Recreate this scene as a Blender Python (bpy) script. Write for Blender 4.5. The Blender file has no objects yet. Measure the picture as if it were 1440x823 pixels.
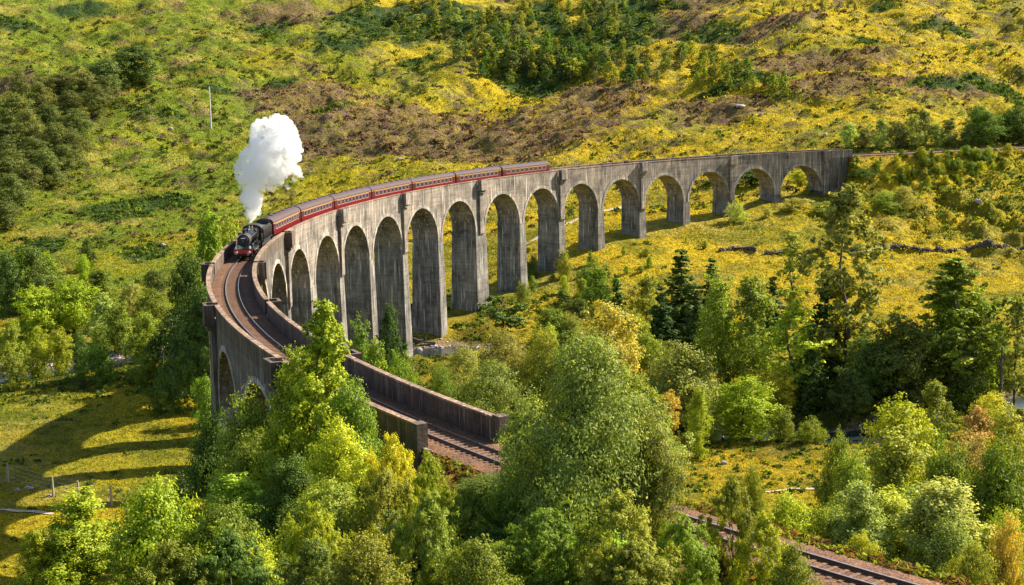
import bpy, math, random
import numpy as np
from mathutils import Matrix, Vector

# ------------------------------------------------------------------ camera, world, sun, exposure
sc = bpy.context.scene
F, YAW, PITCH, ROLL = 2085.26, -0.435096, -0.157303, -0.016483
CAM = np.array([-122.435, 248.905, 26.553])
_d = np.array([math.cos(YAW)*math.cos(PITCH), math.sin(YAW)*math.cos(PITCH), math.sin(PITCH)])
_r0 = np.array([math.sin(YAW), -math.cos(YAW), 0.0])
_u0 = np.cross(_r0, _d)
_c, _s = math.cos(ROLL), math.sin(ROLL)
_r = _c*_r0 + _s*_u0
_u = -_s*_r0 + _c*_u0
cd = bpy.data.cameras.new('camera')
cam = bpy.data.objects.new('camera', cd)
sc.collection.objects.link(cam)
cd.sensor_width = 36.0
cd.lens = 36.0*F/1440.0
cd.clip_start = 0.5
cd.clip_end = 9000
M = Matrix(((_r[0], _u[0], -_d[0], CAM[0]), (_r[1], _u[1], -_d[1], CAM[1]), (_r[2], _u[2], -_d[2], CAM[2]), (0, 0, 0, 1)))
cam.matrix_world = M
sc.camera = cam

SUN_EL = math.radians(37)
SUN_AZ = math.atan2(-0.995, 0.07)          # direction towards the sun in plan
sun_dir = Vector((math.cos(SUN_AZ)*math.cos(SUN_EL), math.sin(SUN_AZ)*math.cos(SUN_EL), math.sin(SUN_EL)))
w = bpy.data.worlds.new('World')
sc.world = w
w.use_nodes = True
nt = w.node_tree
bg = nt.nodes['Background']
sky = nt.nodes.new('ShaderNodeTexSky')
sky.sky_type = 'NISHITA'
sky.sun_disc = False
sky.sun_elevation = SUN_EL
sky.sun_rotation = math.atan2(sun_dir.x, sun_dir.y)
nt.links.new(sky.outputs[0], bg.inputs[0])
bg.inputs[1].default_value = 0.08
sd = bpy.data.lights.new('sun', 'SUN')
sd.energy = 5.0
sd.angle = math.radians(0.55)
sd.color = (1.0, 0.89, 0.70)
so = bpy.data.objects.new('sun', sd)
sc.collection.objects.link(so)
so.rotation_euler = (-sun_dir).to_track_quat('-Z', 'Y').to_euler()
so.location = (0, 0, 200)
sc.view_settings.view_transform = 'Standard'
sc.view_settings.look = 'None'
sc.view_settings.gamma = 1
sc.view_settings.use_curve_mapping = False
sc.view_settings.exposure = 1.34
sc.render.engine = 'CYCLES'
sc.cycles.max_bounces = 14
sc.cycles.diffuse_bounces = 3
sc.cycles.transmission_bounces = 4
sc.cycles.volume_bounces = 14
sc.cycles.transparent_max_bounces = 8
COL = sc.collection
rng = np.random.default_rng(7)
random.seed(7)

# ------------------------------------------------------------------ helpers
def tag(o, label=None, cat=None, group=None, kind=None):
    if label: o['label'] = label
    if cat: o['category'] = cat
    if group: o['group'] = group
    if kind: o['kind'] = kind
    return o

def empty(name, loc=(0, 0, 0), rz=0):
    o = bpy.data.objects.new(name, None)
    o.empty_display_size = 0.5
    COL.objects.link(o)
    o.location = loc
    o.rotation_euler = (0, 0, rz)
    return o

def big_mesh(name, V, Fq, mat=None, smooth=False, attrs=None):
    """V (n,3), Fq (m,k) numpy -> mesh"""
    me = bpy.data.meshes.new(name)
    V = np.ascontiguousarray(V, dtype=np.float32)
    Fq = np.ascontiguousarray(Fq, dtype=np.int32)
    m, k = Fq.shape
    me.vertices.add(len(V)); me.vertices.foreach_set('co', V.ravel())
    me.loops.add(m*k); me.loops.foreach_set('vertex_index', Fq.ravel())
    me.polygons.add(m)
    me.polygons.foreach_set('loop_start', np.arange(0, m*k, k, dtype=np.int32))
    me.polygons.foreach_set('loop_total', np.full(m, k, dtype=np.int32))
    if smooth:
        me.polygons.foreach_set('use_smooth', np.ones(m, dtype=bool))
    me.update(calc_edges=True)
    for an, (typ, data) in (attrs or {}).items():
        a = me.attributes.new(an, typ, 'POINT')
        a.data.foreach_set('color' if typ == 'FLOAT_COLOR' else 'value', np.ascontiguousarray(data, dtype=np.float32).ravel())
    if mat: me.materials.append(mat)
    return me

def link(name, me, parent=None):
    o = bpy.data.objects.new(name, me)
    COL.objects.link(o)
    if parent: o.parent = parent
    return o

class MB:
    """collects simple shapes, builds ONE mesh object"""
    def __init__(s): s.v = []; s.f = []
    def add(s, vs, fs):
        n = len(s.v); s.v += [tuple(map(float, v)) for v in vs]; s.f += [tuple(i+n for i in f) for f in fs]; return s
    def box(s, x0, x1, y0, y1, z0, z1):
        return s.add([(x0,y0,z0),(x1,y0,z0),(x1,y1,z0),(x0,y1,z0),(x0,y0,z1),(x1,y0,z1),(x1,y1,z1),(x0,y1,z1)],
                     [(0,3,2,1),(4,5,6,7),(0,1,5,4),(1,2,6,5),(2,3,7,6),(3,0,4,7)])
    def tube(s, pts, rad, n=8, cap=True):
        pts = [np.array(p, float) for p in pts]
        if not hasattr(rad, '__len__'): rad = [rad]*len(pts)
        base = len(s.v); up = None
        for i, p in enumerate(pts):
            d = pts[min(i+1, len(pts)-1)] - pts[max(i-1, 0)]
            d = d/(np.linalg.norm(d)+1e-9)
            a = np.array([0, 0, 1.0]) if abs(d[2]) < 0.9 else np.array([1.0, 0, 0])
            if up is not None and np.linalg.norm(np.cross(up, d)) > 1e-3: a = up
            e1 = np.cross(a, d); e1 /= np.linalg.norm(e1); e2 = np.cross(d, e1); up = np.cross(e1, d)*-1 if False else a
            for k in range(n):
                t = 2*math.pi*k/n
                s.v.append(tuple(p + rad[i]*(math.cos(t)*e1 + math.sin(t)*e2)))
        for i in range(len(pts)-1):
            for k in range(n):
                a0 = base+i*n+k; b0 = base+i*n+(k+1) % n
                s.f.append((a0, b0, b0+n, a0+n))
        if cap:
            s.f.append(tuple(base+k for k in range(n))[::-1])
            s.f.append(tuple(base+(len(pts)-1)*n+k for k in range(n)))
        return s
    def build(s, name, mat, parent=None, smooth=False, bevel=0):
        me = bpy.data.meshes.new(name)
        me.from_pydata(s.v, [], s.f)
        me.materials.append(mat)
        if smooth:
            me.polygons.foreach_set('use_smooth', [True]*len(me.polygons))
        me.update()
        o = link(name, me, parent)
        if smooth:
            try:
                me.set_sharp_from_angle(angle=math.radians(40))
            except Exception: pass
        if bevel:
            b = o.modifiers.new('bevel', 'BEVEL'); b.width = bevel; b.segments = 2; b.limit_method = 'ANGLE'
        return o

def copy_tree(o, parent=None):
    c = o.copy(); COL.objects.link(c); c.parent = parent
    for ch in KIDS.get(o.name, []): copy_tree(ch, c)
    return c
KIDS = {}
def reg(o):
    for ch in list(bpy.data.objects):
        if ch.parent: KIDS.setdefault(ch.parent.name, [])
        if ch.parent and ch not in KIDS[ch.parent.name]: KIDS[ch.parent.name].append(ch)

# numpy gradient noise
_perm = np.random.default_rng(3).permutation(4096)
_grad = np.random.default_rng(4).uniform(0, 2*math.pi, 4096)
def _h(ix, iy): return _perm[(_perm[ix & 4095] + iy) & 4095]
def noise2(x, y):
    x = np.asarray(x, float); y = np.asarray(y, float)
    ix = np.floor(x).astype(np.int64); iy = np.floor(y).astype(np.int64)
    fx = x-ix; fy = y-iy
    ux = fx*fx*fx*(fx*(fx*6-15)+10); uy = fy*fy*fy*(fy*(fy*6-15)+10)
    def g(a, b):
        t = _grad[_h(ix+a, iy+b)]
        return np.cos(t)*(fx-a) + np.sin(t)*(fy-b)
    n0 = g(0, 0)*(1-ux)+g(1, 0)*ux; n1 = g(0, 1)*(1-ux)+g(1, 1)*ux
    return (n0*(1-uy)+n1*uy)*1.5
def fbm(x, y, o=4, g=0.5, seed=0):
    r = 0; a = 1; f = 1
    for k in range(o):
        r = r + a*noise2(x*f+seed*17.3+k*5.1, y*f-seed*9.7+k*3.3); a *= g; f *= 2.03
    return r
def sstep(a, b, x):
    t = np.clip((x-a)/(b-a), 0, 1); return t*t*(3-2*t)

# image <-> world used only for measuring where real things stand
def U(px, py, D):
    a = (px-720.0)/F; b = -(py-411.5)/F
    return CAM + D*(_d + a*_r + b*_u)
def UZ(px, py, z):
    a = (px-720.0)/F; b = -(py-411.5)/F
    v = _d + a*_r + b*_u
    return CAM + v*((z-CAM[2])/v[2])
def PRJ(p):
    v = np.asarray(p)-CAM; z = v@_d
    return 720+F*(v@_r)/z, 411.5-F*(v@_u)/z, z

# ------------------------------------------------------------------ the line of the railway
R = 211.516
PITCH_S = 16.3874
EX = [-.01,-.148,-.241,.159,-1.256,-.787,-.281,2.181,.288,.042,-.001,-.2175,1.949,1.019,1.327,1.350,-.003]
def SB(x):            # arc position of boundary x (0 = far end of first arch)
    s = PITCH_S*x
    for k, e in enumerate(EX): s += e*min(1, max(0, (x-(k+1))/0.6+.5))
    return s
GR = 0.0038866
S_END = 362.0
K2 = 250.0
_T0 = S_END/R
_n0 = np.array([math.cos(_T0), math.sin(_T0)]); _t0 = np.array([-math.sin(_T0), math.cos(_T0)])
C2 = _n0*(R-K2)
def track(s, off=0.0):
    """point (x, y), tangent (towards increasing s), outward normal"""
    if s < 0: return np.array([R+off, s]), np.array([0, 1.0]), np.array([1.0, 0])
    if s <= S_END:
        a = s/R; n = np.array([math.cos(a), math.sin(a)]); return n*(R+off), np.array([-n[1], n[0]]), n
    a = (s-S_END)/K2
    n = _n0*math.cos(a)+_t0*math.sin(a); return C2+n*(K2+off), _t0*math.cos(a)-_n0*math.sin(a), n
def TP(s, off, z):      # world point: z measured from the parapet-top line
    p, _, _ = track(s, off); return np.array([p[0], p[1], GR*s+z])
def track_dist(x, y):
    """(s, offset) arrays valid near the line"""
    r = np.hypot(x, y); th = np.arctan2(y, x); s = th*R; off = r-R
    far = (y < 0) & (x > 0)
    s = np.where(far, y, s); off = np.where(far, x-R, off)
    dx = x-C2[0]; dy = y-C2[1]
    cn = dx*_n0[0]+dy*_n0[1]; ct = dx*_t0[0]+dy*_t0[1]
    a = np.arctan2(ct, cn); near = (s > S_END) & (a > 0) | ((x < -20) & (a > 0))
    s = np.where(near, S_END+a*K2, s); off = np.where(near, np.hypot(dx, dy)-K2, off)
    return s, off

# ------------------------------------------------------------------ the terrain as a height function
ANC = []
def az(px, py, z): p = UZ(px, py, z); ANC.append((p[0], p[1], z))
def ad(px, py, D): p = U(px, py, D); ANC.append(tuple(p))
def fl(L, D, z):     # lateral, forward in plan, height
    f = np.array([math.cos(YAW), math.sin(YAW)]); r = np.array([math.sin(YAW), -math.cos(YAW)])
    p = CAM[:2]+f*D+r*L; ANC.append((p[0], p[1], z))
for k, z in ((1,-12.5),(2,-15.7),(3,-16.6),(4,-18.7),(5,-19.7),(6,-23.),(8,-27.2),(9,-30.),(10,-31),(11,-31),(12,-31),(13,-31),(14,-31),(15,-31),(16,-30.5),(17,-30),(18,-28)):
    s = SB(k); p = TP(s, -2, 0); ANC.append((p[0], p[1], z))
for s, z in ((330, -22), (343, -12), (356, -5)):
    p = TP(s, 0, 0); ANC.append((p[0], p[1], z))
for px, py, z in ((20,580,-29),(150,580,-29),(285,565,-29.5),(20,680,-28.5),(200,680,-29),(60,725,-27.5),(150,800,-26),(20,815,-26),
                  (60,520,-31),(180,500,-31),(240,540,-30.5),(0,440,-30),(130,440,-30),(240,440,-30),
                  (150,400,-28),(40,400,-28),(640,490,-31.3),(720,520,-31),(860,560,-31),(1000,600,-31),(1180,600,-31),(1300,590,-30),(1430,560,-29.5),
                  (1060,655,-29.5),(1150,680,-29),(1000,640,-29.5),(1300,660,-29),(1420,660,-29),
                  (850,450,-29.5),(1000,420,-26.5),(1000,345,-20.5),(1120,350,-21),(1250,360,-22),(1400,360,-21.5),(1250,430,-26.5),(1400,430,-26),(1300,500,-29),(950,480,-30),
                  (600,400,-30.5),(680,400,-28)):
    az(px, py, z)
for px, py, D in ((740,325,400),(820,300,420),(900,285,440),(620,330,420),(480,330,410),(200,350,402),(60,345,410),(300,340,405),
                  (-40,300,440),(60,270,470),(200,300,445),(330,300,450),(200,200,545),(40,150,600),(300,200,550),(450,220,530),
                  (600,240,500),(700,232,500),(800,215,500),(900,205,498),(1000,200,486),(1090,200,470),
                  (300,120,640),(150,90,680),(450,120,650),(600,150,620),(750,150,610),(900,150,570),(1000,130,570),(1100,110,570),
                  (0,60,740),(200,0,820),(-50,0,800),(450,40,770),(450,0,830),(700,60,730),(700,0,820),(900,60,700),(900,0,790),(1100,0,740),(1100,50,660),
                  (1200,180,470),(1350,180,475),(1440,175,478),(1250,130,540),(1400,130,545),(1250,60,630),(1400,60,640),(1250,0,720),(1440,0,730),(1550,60,640),(1550,180,480),
                  (1240,225,430),(1330,223,432),(1430,222,435),(1240,265,410),(1330,268,408),(1430,270,408),(1330,300,393),(1430,330,380),(1540,300,400),(1400,300,392),
                  (1090,262,430),(1130,258,432),(1020,285,425),(960,290,430),(1150,290,398)):
    ad(px, py, D)
# near slope, and far out
for L, D, z in ((-75,110,-20),(-40,100,-12),(-22,95,-8),(-14,108,-7),(-4,92,-2.5),(18,62,1.5),(-10,66,0.5),(-30,72,-5),(-60,72,-10),(15,118,-16),(30,118,-21),(45,122,-24),(30,100,-14),(42,98,-16),
                (60,100,-18),(45,72,-8),(75,72,-10),(0,45,8),(-40,45,4),(40,45,7),(0,15,19),(-50,15,14),(50,15,17),(0,-40,32),(-80,-40,28),(80,-40,32),(0,0,23.5),
                (-150,150,-24),(-180,260,-28),(140,150,-22),(150,230,-28),(-200,420,-20),(260,400,-14),(-260,600,8),(340,600,28),(-350,900,75),(0,950,92),(380,900,85),
                (-700,1300,170),(0,1400,190),(700,1300,170),(-400,100,0),(400,100,0),(-800,600,80),(900,600,90),(-300,-100,40),(300,-100,40)):
    fl(L, D, z)
ANC = np.array(ANC)
_s100 = 100.0
def _phi(r2): return np.where(r2 > 1e-12, 0.5*r2*np.log(np.maximum(r2, 1e-12)), 0)
_A = ANC[:, :2]/_s100
_K = _phi(((_A[:, None]-_A[None])**2).sum(-1)) + np.eye(len(_A))*0.002
_P = np.c_[np.ones(len(_A)), _A]
_sol = np.linalg.solve(np.block([[_K, _P], [_P.T, np.zeros((3, 3))]]), np.r_[ANC[:, 2], 0, 0, 0])
def rbf(x, y):
    x = np.asarray(x, float).ravel(); y = np.asarray(y, float).ravel(); out = np.empty(len(x))
    for i in range(0, len(x), 40000):
        q = np.c_[x[i:i+40000], y[i:i+40000]]/_s100
        r2 = ((q**2).sum(1)[:, None] + (_A**2).sum(1)[None] - 2*q@_A.T)
        out[i:i+40000] = _phi(np.maximum(r2, 0))@_sol[:-3] + _sol[-3] + q@_sol[-2:]
    return out
RIV = np.array([UZ(px, py, -31.8)[:2] for px, py in ((-420,560),(-150,535),(20,528),(90,522),(160,508),(230,500),(300,496),(420,500),(560,497),(650,490),(720,500),(800,560),(1000,612),(1180,618),(1320,600),(1460,560),(1700,520))])
def dpoly(x, y, P):
    d = np.full(len(x), 1e9)
    for a, b in zip(P[:-1], P[1:]):
        ab = b-a; t = np.clip(((x-a[0])*ab[0]+(y-a[1])*ab[1])/(ab@ab), 0, 1)
        d = np.minimum(d, np.hypot(x-a[0]-t*ab[0], y-a[1]-t*ab[1]))
    return d
def fwd(x, y): return (x-CAM[0])*math.cos(YAW)+(y-CAM[1])*math.sin(YAW)
def lat(x, y): return (x-CAM[0])*math.sin(YAW)-(y-CAM[1])*math.cos(YAW)
def HT(x, y, fine=True):
    x = np.atleast_1d(np.asarray(x, float)); y = np.atleast_1d(np.asarray(y, float)); sh = x.shape
    x = x.ravel(); y = y.ravel()
    b = np.clip(rbf(x, y), -34, 400)
    D = fwd(x, y)
    hill = sstep(400, 560, D)
    # hummocks: long ridges lying across the slope
    n1 = fbm(x/55, y/55, 4, .5, 1); n2 = fbm(x/14, y/14, 4, .55, 2); n3 = fbm(x/4.2, y/4.2, 3, .5, 3)
    rid = 1-np.abs(noise2(x/70+3, y/70+9))*2.2
    b = b + hill*(n1*5.0 + rid*3.0 + n2*1.5 + n3*.5) + (1-hill)*(n1*.5+n2*.35+n3*.16)
    # hummocky knoll right of the viaduct
    k = UZ(1400, 318, -18)
    kk = np.exp(-(((x-k[0])**2+(y-k[1])**2)/45.0**2))
    b = b + kk*(np.abs(n2)*5.0 - .8)
    # river
    dr = dpoly(x, y, RIV)+n2*1.5
    b = np.where(dr < 16, b*sstep(3, 12, dr) + np.minimum(b, -32.7+np.abs(dr)*.1)*(1-sstep(3, 12, dr)), b)
    # benches that carry the track off the viaduct
    s, off = track_dist(x, y)
    bz = GR*s-2.05
    on = ((s < -7) | (s > 362)) & (np.abs(off) < 40) & (s < 470) & (s > -260)
    ao = np.abs(off)
    kf = 1-sstep(3.2, 11, ao)
    b = np.where(on, bz*kf + b*(1-kf), b)
    return b.reshape(sh)
def march(px, py, lo=45, hi=1300):
    """where the line of sight through a measured point meets the ground"""
    D = np.arange(lo, hi, 1.5)
    a = (px-720.0)/F; bb = -(py-411.5)/F
    v = _d + a*_r + bb*_u
    P = CAM[None] + D[:, None]*v[None]
    g = HT(P[:, 0], P[:, 1]) - P[:, 2]
    i = np.argmax(g > 0)
    if g[i] <= 0: return None
    return P[i], D[i]
GCX = {}
# ------------------------------------------------------------------ materials
def mat(name):
    m = bpy.data.materials.new(name); m.use_nodes = True
    nt = m.node_tree; return m, nt, nt.nodes, nt.links, nt.nodes['Principled BSDF']
def noise_node(N, L, scale, detail=4, vec=None, rough=.55):
    n = N.new('ShaderNodeTexNoise'); n.inputs['Scale'].default_value = scale; n.inputs['Detail'].default_value = detail
    n.inputs['Roughness'].default_value = rough
    if vec is not None: L.new(vec, n.inputs['Vector'])
    return n
def ramp(N, L, fac, stops):
    r = N.new('ShaderNodeValToRGB'); e = r.color_ramp.elements
    while len(e) < len(stops): e.new(0.5)
    for i, (p, c) in enumerate(stops): e[i].position = p; e[i].color = (*c, 1) if len(c) == 3 else c
    L.new(fac, r.inputs[0]); return r
def mixc(N, L, a, b, fac, mode='MIX'):
    m = N.new('ShaderNodeMix'); m.data_type = 'RGBA'; m.blend_type = mode
    for sck, v in ((m.inputs[6], a), (m.inputs[7], b), (m.inputs[0], fac)):
        if isinstance(v, (int, float)): sck.default_value = v
        elif isinstance(v, tuple): sck.default_value = (*v, 1)
        else: L.new(v, sck)
    return m.outputs[2]
def simple(name, col, rough=.6, metal=0, var=.25, scale=3, bump=0):
    m, nt, N, L, P = mat(name)
    tc = N.new('ShaderNodeTexCoord')
    n = noise_node(N, L, scale, 5, tc.outputs['Object'])
    lo = tuple(c*(1-var) for c in col); hi = tuple(min(1, c*(1+var)) for c in col)
    r = ramp(N, L, n.outputs[0], [(.3, lo), (.7, hi)])
    L.new(r.outputs[0], P.inputs['Base Color'])
    P.inputs['Roughness'].default_value = rough; P.inputs['Metallic'].default_value = metal
    if bump:
        b = N.new('ShaderNodeBump'); b.inputs['Strength'].default_value = bump; b.inputs['Distance'].default_value = .05
        L.new(n.outputs[0], b.inputs['Height']); L.new(b.outputs[0], P.inputs['Normal'])
    return m

def mat_ground():
    m, nt, N, L, P = mat('ground')
    at = N.new('ShaderNodeAttribute'); at.attribute_name = 'Col'
    geo = N.new('ShaderNodeNewGeometry')
    n1 = noise_node(N, L, .55, 6, geo.outputs['Position'], .65)
    n2 = noise_node(N, L, 2.2, 5, geo.outputs['Position'], .7)
    r1 = ramp(N, L, n1.outputs[0], [(.34, (.50, .55, .52)), (.5, (.97, .97, .97)), (.66, (1.35, 1.28, 1.1))])  # random mottling; its dark end also paints small hummock shadows
    r2 = ramp(N, L, n2.outputs[0], [(.32, (.60, .62, .60)), (.68, (1.3, 1.3, 1.25))])
    c = mixc(N, L, at.outputs['Color'], r1.outputs[0], 1.0, 'MULTIPLY')
    c = mixc(N, L, c, r2.outputs[0], 1.0, 'MULTIPLY')
    L.new(c, P.inputs['Base Color']); P.inputs['Roughness'].default_value = .95
    P.inputs['Specular IOR Level'].default_value = .1
    b = N.new('ShaderNodeBump'); b.inputs['Strength'].default_value = 1.0; b.inputs['Distance'].default_value = .3
    L.new(n2.outputs[0], b.inputs['Height'])
    b2 = N.new('ShaderNodeBump'); b2.inputs['Strength'].default_value = 1.0; b2.inputs['Distance'].default_value = 1.3
    L.new(n1.outputs[0], b2.inputs['Height']); L.new(b.outputs[0], b2.inputs['Normal'])
    L.new(b2.outputs[0], P.inputs['Normal'])
    return m
def mat_leaf(name, attr_col=False, trans=.30, lo=.5, hi=1.5):
    m, nt, N, L, P = mat(name)
    N.remove(P)
    out = N['Material Output']
    at = N.new('ShaderNodeAttribute'); at.attribute_name = 'rnd'
    if attr_col:
        oc = N.new('ShaderNodeAttribute'); oc.attribute_name = 'Col'; base = oc.outputs['Color']
    else:
        oi = N.new('ShaderNodeObjectInfo'); base = oi.outputs['Color']
    r = ramp(N, L, at.outputs['Fac'], [(0, (lo*.85, lo, lo*1.0)), (.55, (1, 1, 1)), (1, (hi*1.12, hi, hi*.9))])
    c = mixc(N, L, base, r.outputs[0], 1.0, 'MULTIPLY')
    d = N.new('ShaderNodeBsdfDiffuse'); L.new(c, d.inputs[0])
    t = N.new('ShaderNodeBsdfTranslucent')
    c2 = mixc(N, L, c, (1.25, 1.25, .55), 1.0, 'MULTIPLY'); L.new(c2, t.inputs[0])
    g = N.new('ShaderNodeBsdfGlossy'); g.inputs['Roughness'].default_value = .6; g.inputs[0].default_value = (1, 1, 1, 1)
    mx = N.new('ShaderNodeMixShader'); mx.inputs[0].default_value = trans; L.new(d.outputs[0], mx.inputs[1]); L.new(t.outputs[0], mx.inputs[2])
    mg = N.new('ShaderNodeMixShader'); mg.inputs[0].default_value = 0.0 if attr_col else .014; L.new(mx.outputs[0], mg.inputs[1]); L.new(g.outputs[0], mg.inputs[2])
    L.new(mg.outputs[0], out.inputs['Surface'])
    return m
def mat_concrete(name, base=(.25, .212, .178), dark=(.06, .055, .05), board=1.0, moss=.3):
    m, nt, N, L, P = mat(name)
    geo = N.new('ShaderNodeNewGeometry')
    sep = N.new('ShaderNodeSeparateXYZ'); L.new(geo.outputs['Position'], sep.inputs[0])
    # streaks: noise stretched down the wall
    mp = N.new('ShaderNodeMapping'); mp.inputs['Scale'].default_value = (.9, .9, .16); L.new(geo.outputs['Position'], mp.inputs[0])
    st = noise_node(N, L, 1.0, 6, mp.outputs[0], .7)
    blot = noise_node(N, L, .28, 6, geo.outputs['Position'], .65)
    fine = noise_node(N, L, 5, 4, geo.outputs['Position'], .7)
    mp2 = N.new('ShaderNodeMapping'); mp2.inputs['Scale'].default_value = (.12, .12, 2.6); L.new(geo.outputs['Position'], mp2.inputs[0])
    bd = noise_node(N, L, 1.0, 3, mp2.outputs[0], .8)
    c1 = ramp(N, L, st.outputs[0], [(.30, dark), (.44, tuple(b*.78 for b in base)), (.58, base), (.72, tuple(min(1, b*1.5) for b in base))])
    c2 = ramp(N, L, blot.outputs[0], [(.32, (.38, .37, .37)), (.52, (1, 1, 1)), (.7, (1.4, 1.33, 1.2))])
    c3 = ramp(N, L, bd.outputs[0], [(.38, (.74, .74, .74)), (.5, (1, 1, 1)), (.65, (1.15, 1.15, 1.15))])
    c4 = ramp(N, L, fine.outputs[0], [(.3, (.62, .62, .63)), (.5, (1, 1, 1)), (.7, (1.3, 1.27, 1.22))])
    c = mixc(N, L, c1.outputs[0], c2.outputs[0], 1.0, 'MULTIPLY')
    c = mixc(N, L, c, c3.outputs[0], board, 'MULTIPLY')
    c = mixc(N, L, c, c4.outputs[0], 1.0, 'MULTIPLY')
    mp3 = N.new('ShaderNodeMapping'); mp3.inputs['Scale'].default_value = (2.6, 2.6, .13); mp3.inputs['Location'].default_value = (7, 3, 1); L.new(geo.outputs['Position'], mp3.inputs[0])
    lm = noise_node(N, L, 1.0, 4, mp3.outputs[0], .6)
    lr = ramp(N, L, lm.outputs[0], [(.58, (0, 0, 0)), (.68, (.8, .8, .8))])
    c = mixc(N, L, c, tuple(min(1, b*2.9) for b in base), lr.outputs[0])
    dk = ramp(N, L, lm.outputs[0], [(.30, (.22, .22, .22)), (.42, (1, 1, 1))])
    c = mixc(N, L, c, dk.outputs[0], 1.0, 'MULTIPLY')
    ms = noise_node(N, L, .5, 5, geo.outputs['Position'])
    mr = ramp(N, L, ms.outputs[0], [(.55, (0, 0, 0)), (.7, (moss, moss, moss))])
    c = mixc(N, L, c, (.13, .11, .05), mr.outputs[0])
    L.new(c, P.inputs['Base Color']); P.inputs['Roughness'].default_value = .9
    ad_ = N.new('ShaderNodeMath'); ad_.operation = 'ADD'; L.new(bd.outputs[0], ad_.inputs[0]); L.new(fine.outputs[0], ad_.inputs[1])
    b = N.new('ShaderNodeBump'); b.inputs['Strength'].default_value = .6; b.inputs['Distance'].default_value = .08
    L.new(ad_.outputs[0], b.inputs['Height']); L.new(b.outputs[0], P.inputs['Normal'])
    return m
def mat_ballast():
    m, nt, N, L, P = mat('ballast')
    geo = N.new('ShaderNodeNewGeometry')
    v = N.new('ShaderNodeTexVoronoi'); v.inputs['Scale'].default_value = 9; L.new(geo.outputs['Position'], v.inputs['Vector'])
    n = noise_node(N, L, .5, 5, geo.outputs['Position'])
    r = ramp(N, L, v.outputs['Color'], [(.2, (.055, .026, .014)), (.55, (.17, .078, .036)), (.9, (.25, .13, .065))])
    r2 = ramp(N, L, n.outputs[0], [(.3, (.65, .65, .65)), (.7, (1.25, 1.2, 1.1))])
    c = mixc(N, L, r.outputs[0], r2.outputs[0], 1.0, 'MULTIPLY'); L.new(c, P.inputs['Base Color'])
    P.inputs['Roughness'].default_value = .95
    b = N.new('ShaderNodeBump'); b.inputs['Strength'].default_value = .9; b.inputs['Distance'].default_value = .06
    L.new(v.outputs['Distance'], b.inputs['Height']); L.new(b.outputs[0], P.inputs['Normal'])
    return m
MT = dict(
    ground=mat_ground(), leaf=mat_leaf('leaf'), grass=mat_leaf('grass_blades', True, .35), needle=mat_leaf('needle', False, .15),
    wall=mat_concrete('weathered_concrete'), pier=mat_concrete('pier_concrete', (.205, .19, .17), (.045, .043, .04), .9, .25),
    ringm=mat_concrete('arch_concrete', (.33, .30, .265), (.13, .12, .11), .5, .1),
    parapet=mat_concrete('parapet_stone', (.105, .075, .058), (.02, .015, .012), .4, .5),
    coping=mat_concrete('coping_stone', (.27, .18, .125), (.09, .055, .04), .2, .6),
    darkwall=mat_concrete('darker_concrete', (.13, .11, .095), (.022, .02, .018), .6, .5),  # darker concrete mix for the near arches, pilasters and both abutments
    ballast=mat_ballast(),
    rail=simple('rail_rust', (.10, .055, .04), .6, .2), railtop=simple('rail_polished', (.62, .58, .56), .22, .9, .1),
    sleeper=simple('sleeper_wood', (.16, .085, .05), .9, 0, .5, 6),
    bark=simple('bark', (.11, .085, .065), .95, 0, .5, 4, .5), birchbark=simple('birch_bark', (.42, .40, .36), .9, 0, .5, 6),
    pinebark=simple('pine_bark', (.24, .10, .05), .95, 0, .4, 4),
    black=simple('loco_black', (.012, .013, .016), .28, .1, .3), blackm=simple('sooty_black', (.02, .02, .022), .7, 0, .4),
    red=simple('buffer_beam_red', (.55, .03, .02), .4, 0, .15), maroon=simple('coach_maroon', (.12, .014, .018), .25, 0, .15, 1),
    red2=simple('coach_lower_red', (.16, .013, .015), .25, 0, .15, 1),
    roof=simple('coach_roof_grey', (.06, .034, .04), .8, 0, .25, 2), glass=simple('coach_glass', (.03, .035, .045), .08, 0, .3),
    cream=simple('window_frame_cream', (.33, .19, .17), .5, 0, .1), yellow=simple('cream_line', (.65, .42, .08), .5, 0, .1),
    steel=simple('motion_steel', (.45, .44, .43), .3, .8, .2), lamp=simple('lamp_white', (.8, .78, .75), .4, 0, .05),
    coal=simple('coal', (.015, .015, .015), .6, 0, .5, 5), post=simple('fence_wood', (.36, .31, .24), .9, 0, .3, 5),
    wire=simple('fence_wire', (.45, .45, .42), .4, .8), stone=simple('drystone', (.10, .085, .08), .95, 0, .6, 1.5, .6),
    rock=simple('rock', (.34, .29, .29), .95, 0, .5, 1.2, .7), pole=simple('pale_pole', (.62, .60, .52), .7, 0, .15),
    path=simple('gravel_path', (.40, .33, .22), .95, 0, .25, 2, .3),
)
m, nt_, N, L, P = mat('river_water')
P.inputs['Base Color'].default_value = (.02, .028, .03, 1); P.inputs['Roughness'].default_value = .08
nn = noise_node(N, L, 1.2, 4, N.new('ShaderNodeNewGeometry').outputs['Position']); bb = N.new('ShaderNodeBump'); bb.inputs['Strength'].default_value = .5; bb.inputs['Distance'].default_value = .15
L.new(nn.outputs[0], bb.inputs['Height']); L.new(bb.outputs[0], P.inputs['Normal']); MT['water'] = m

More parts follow.
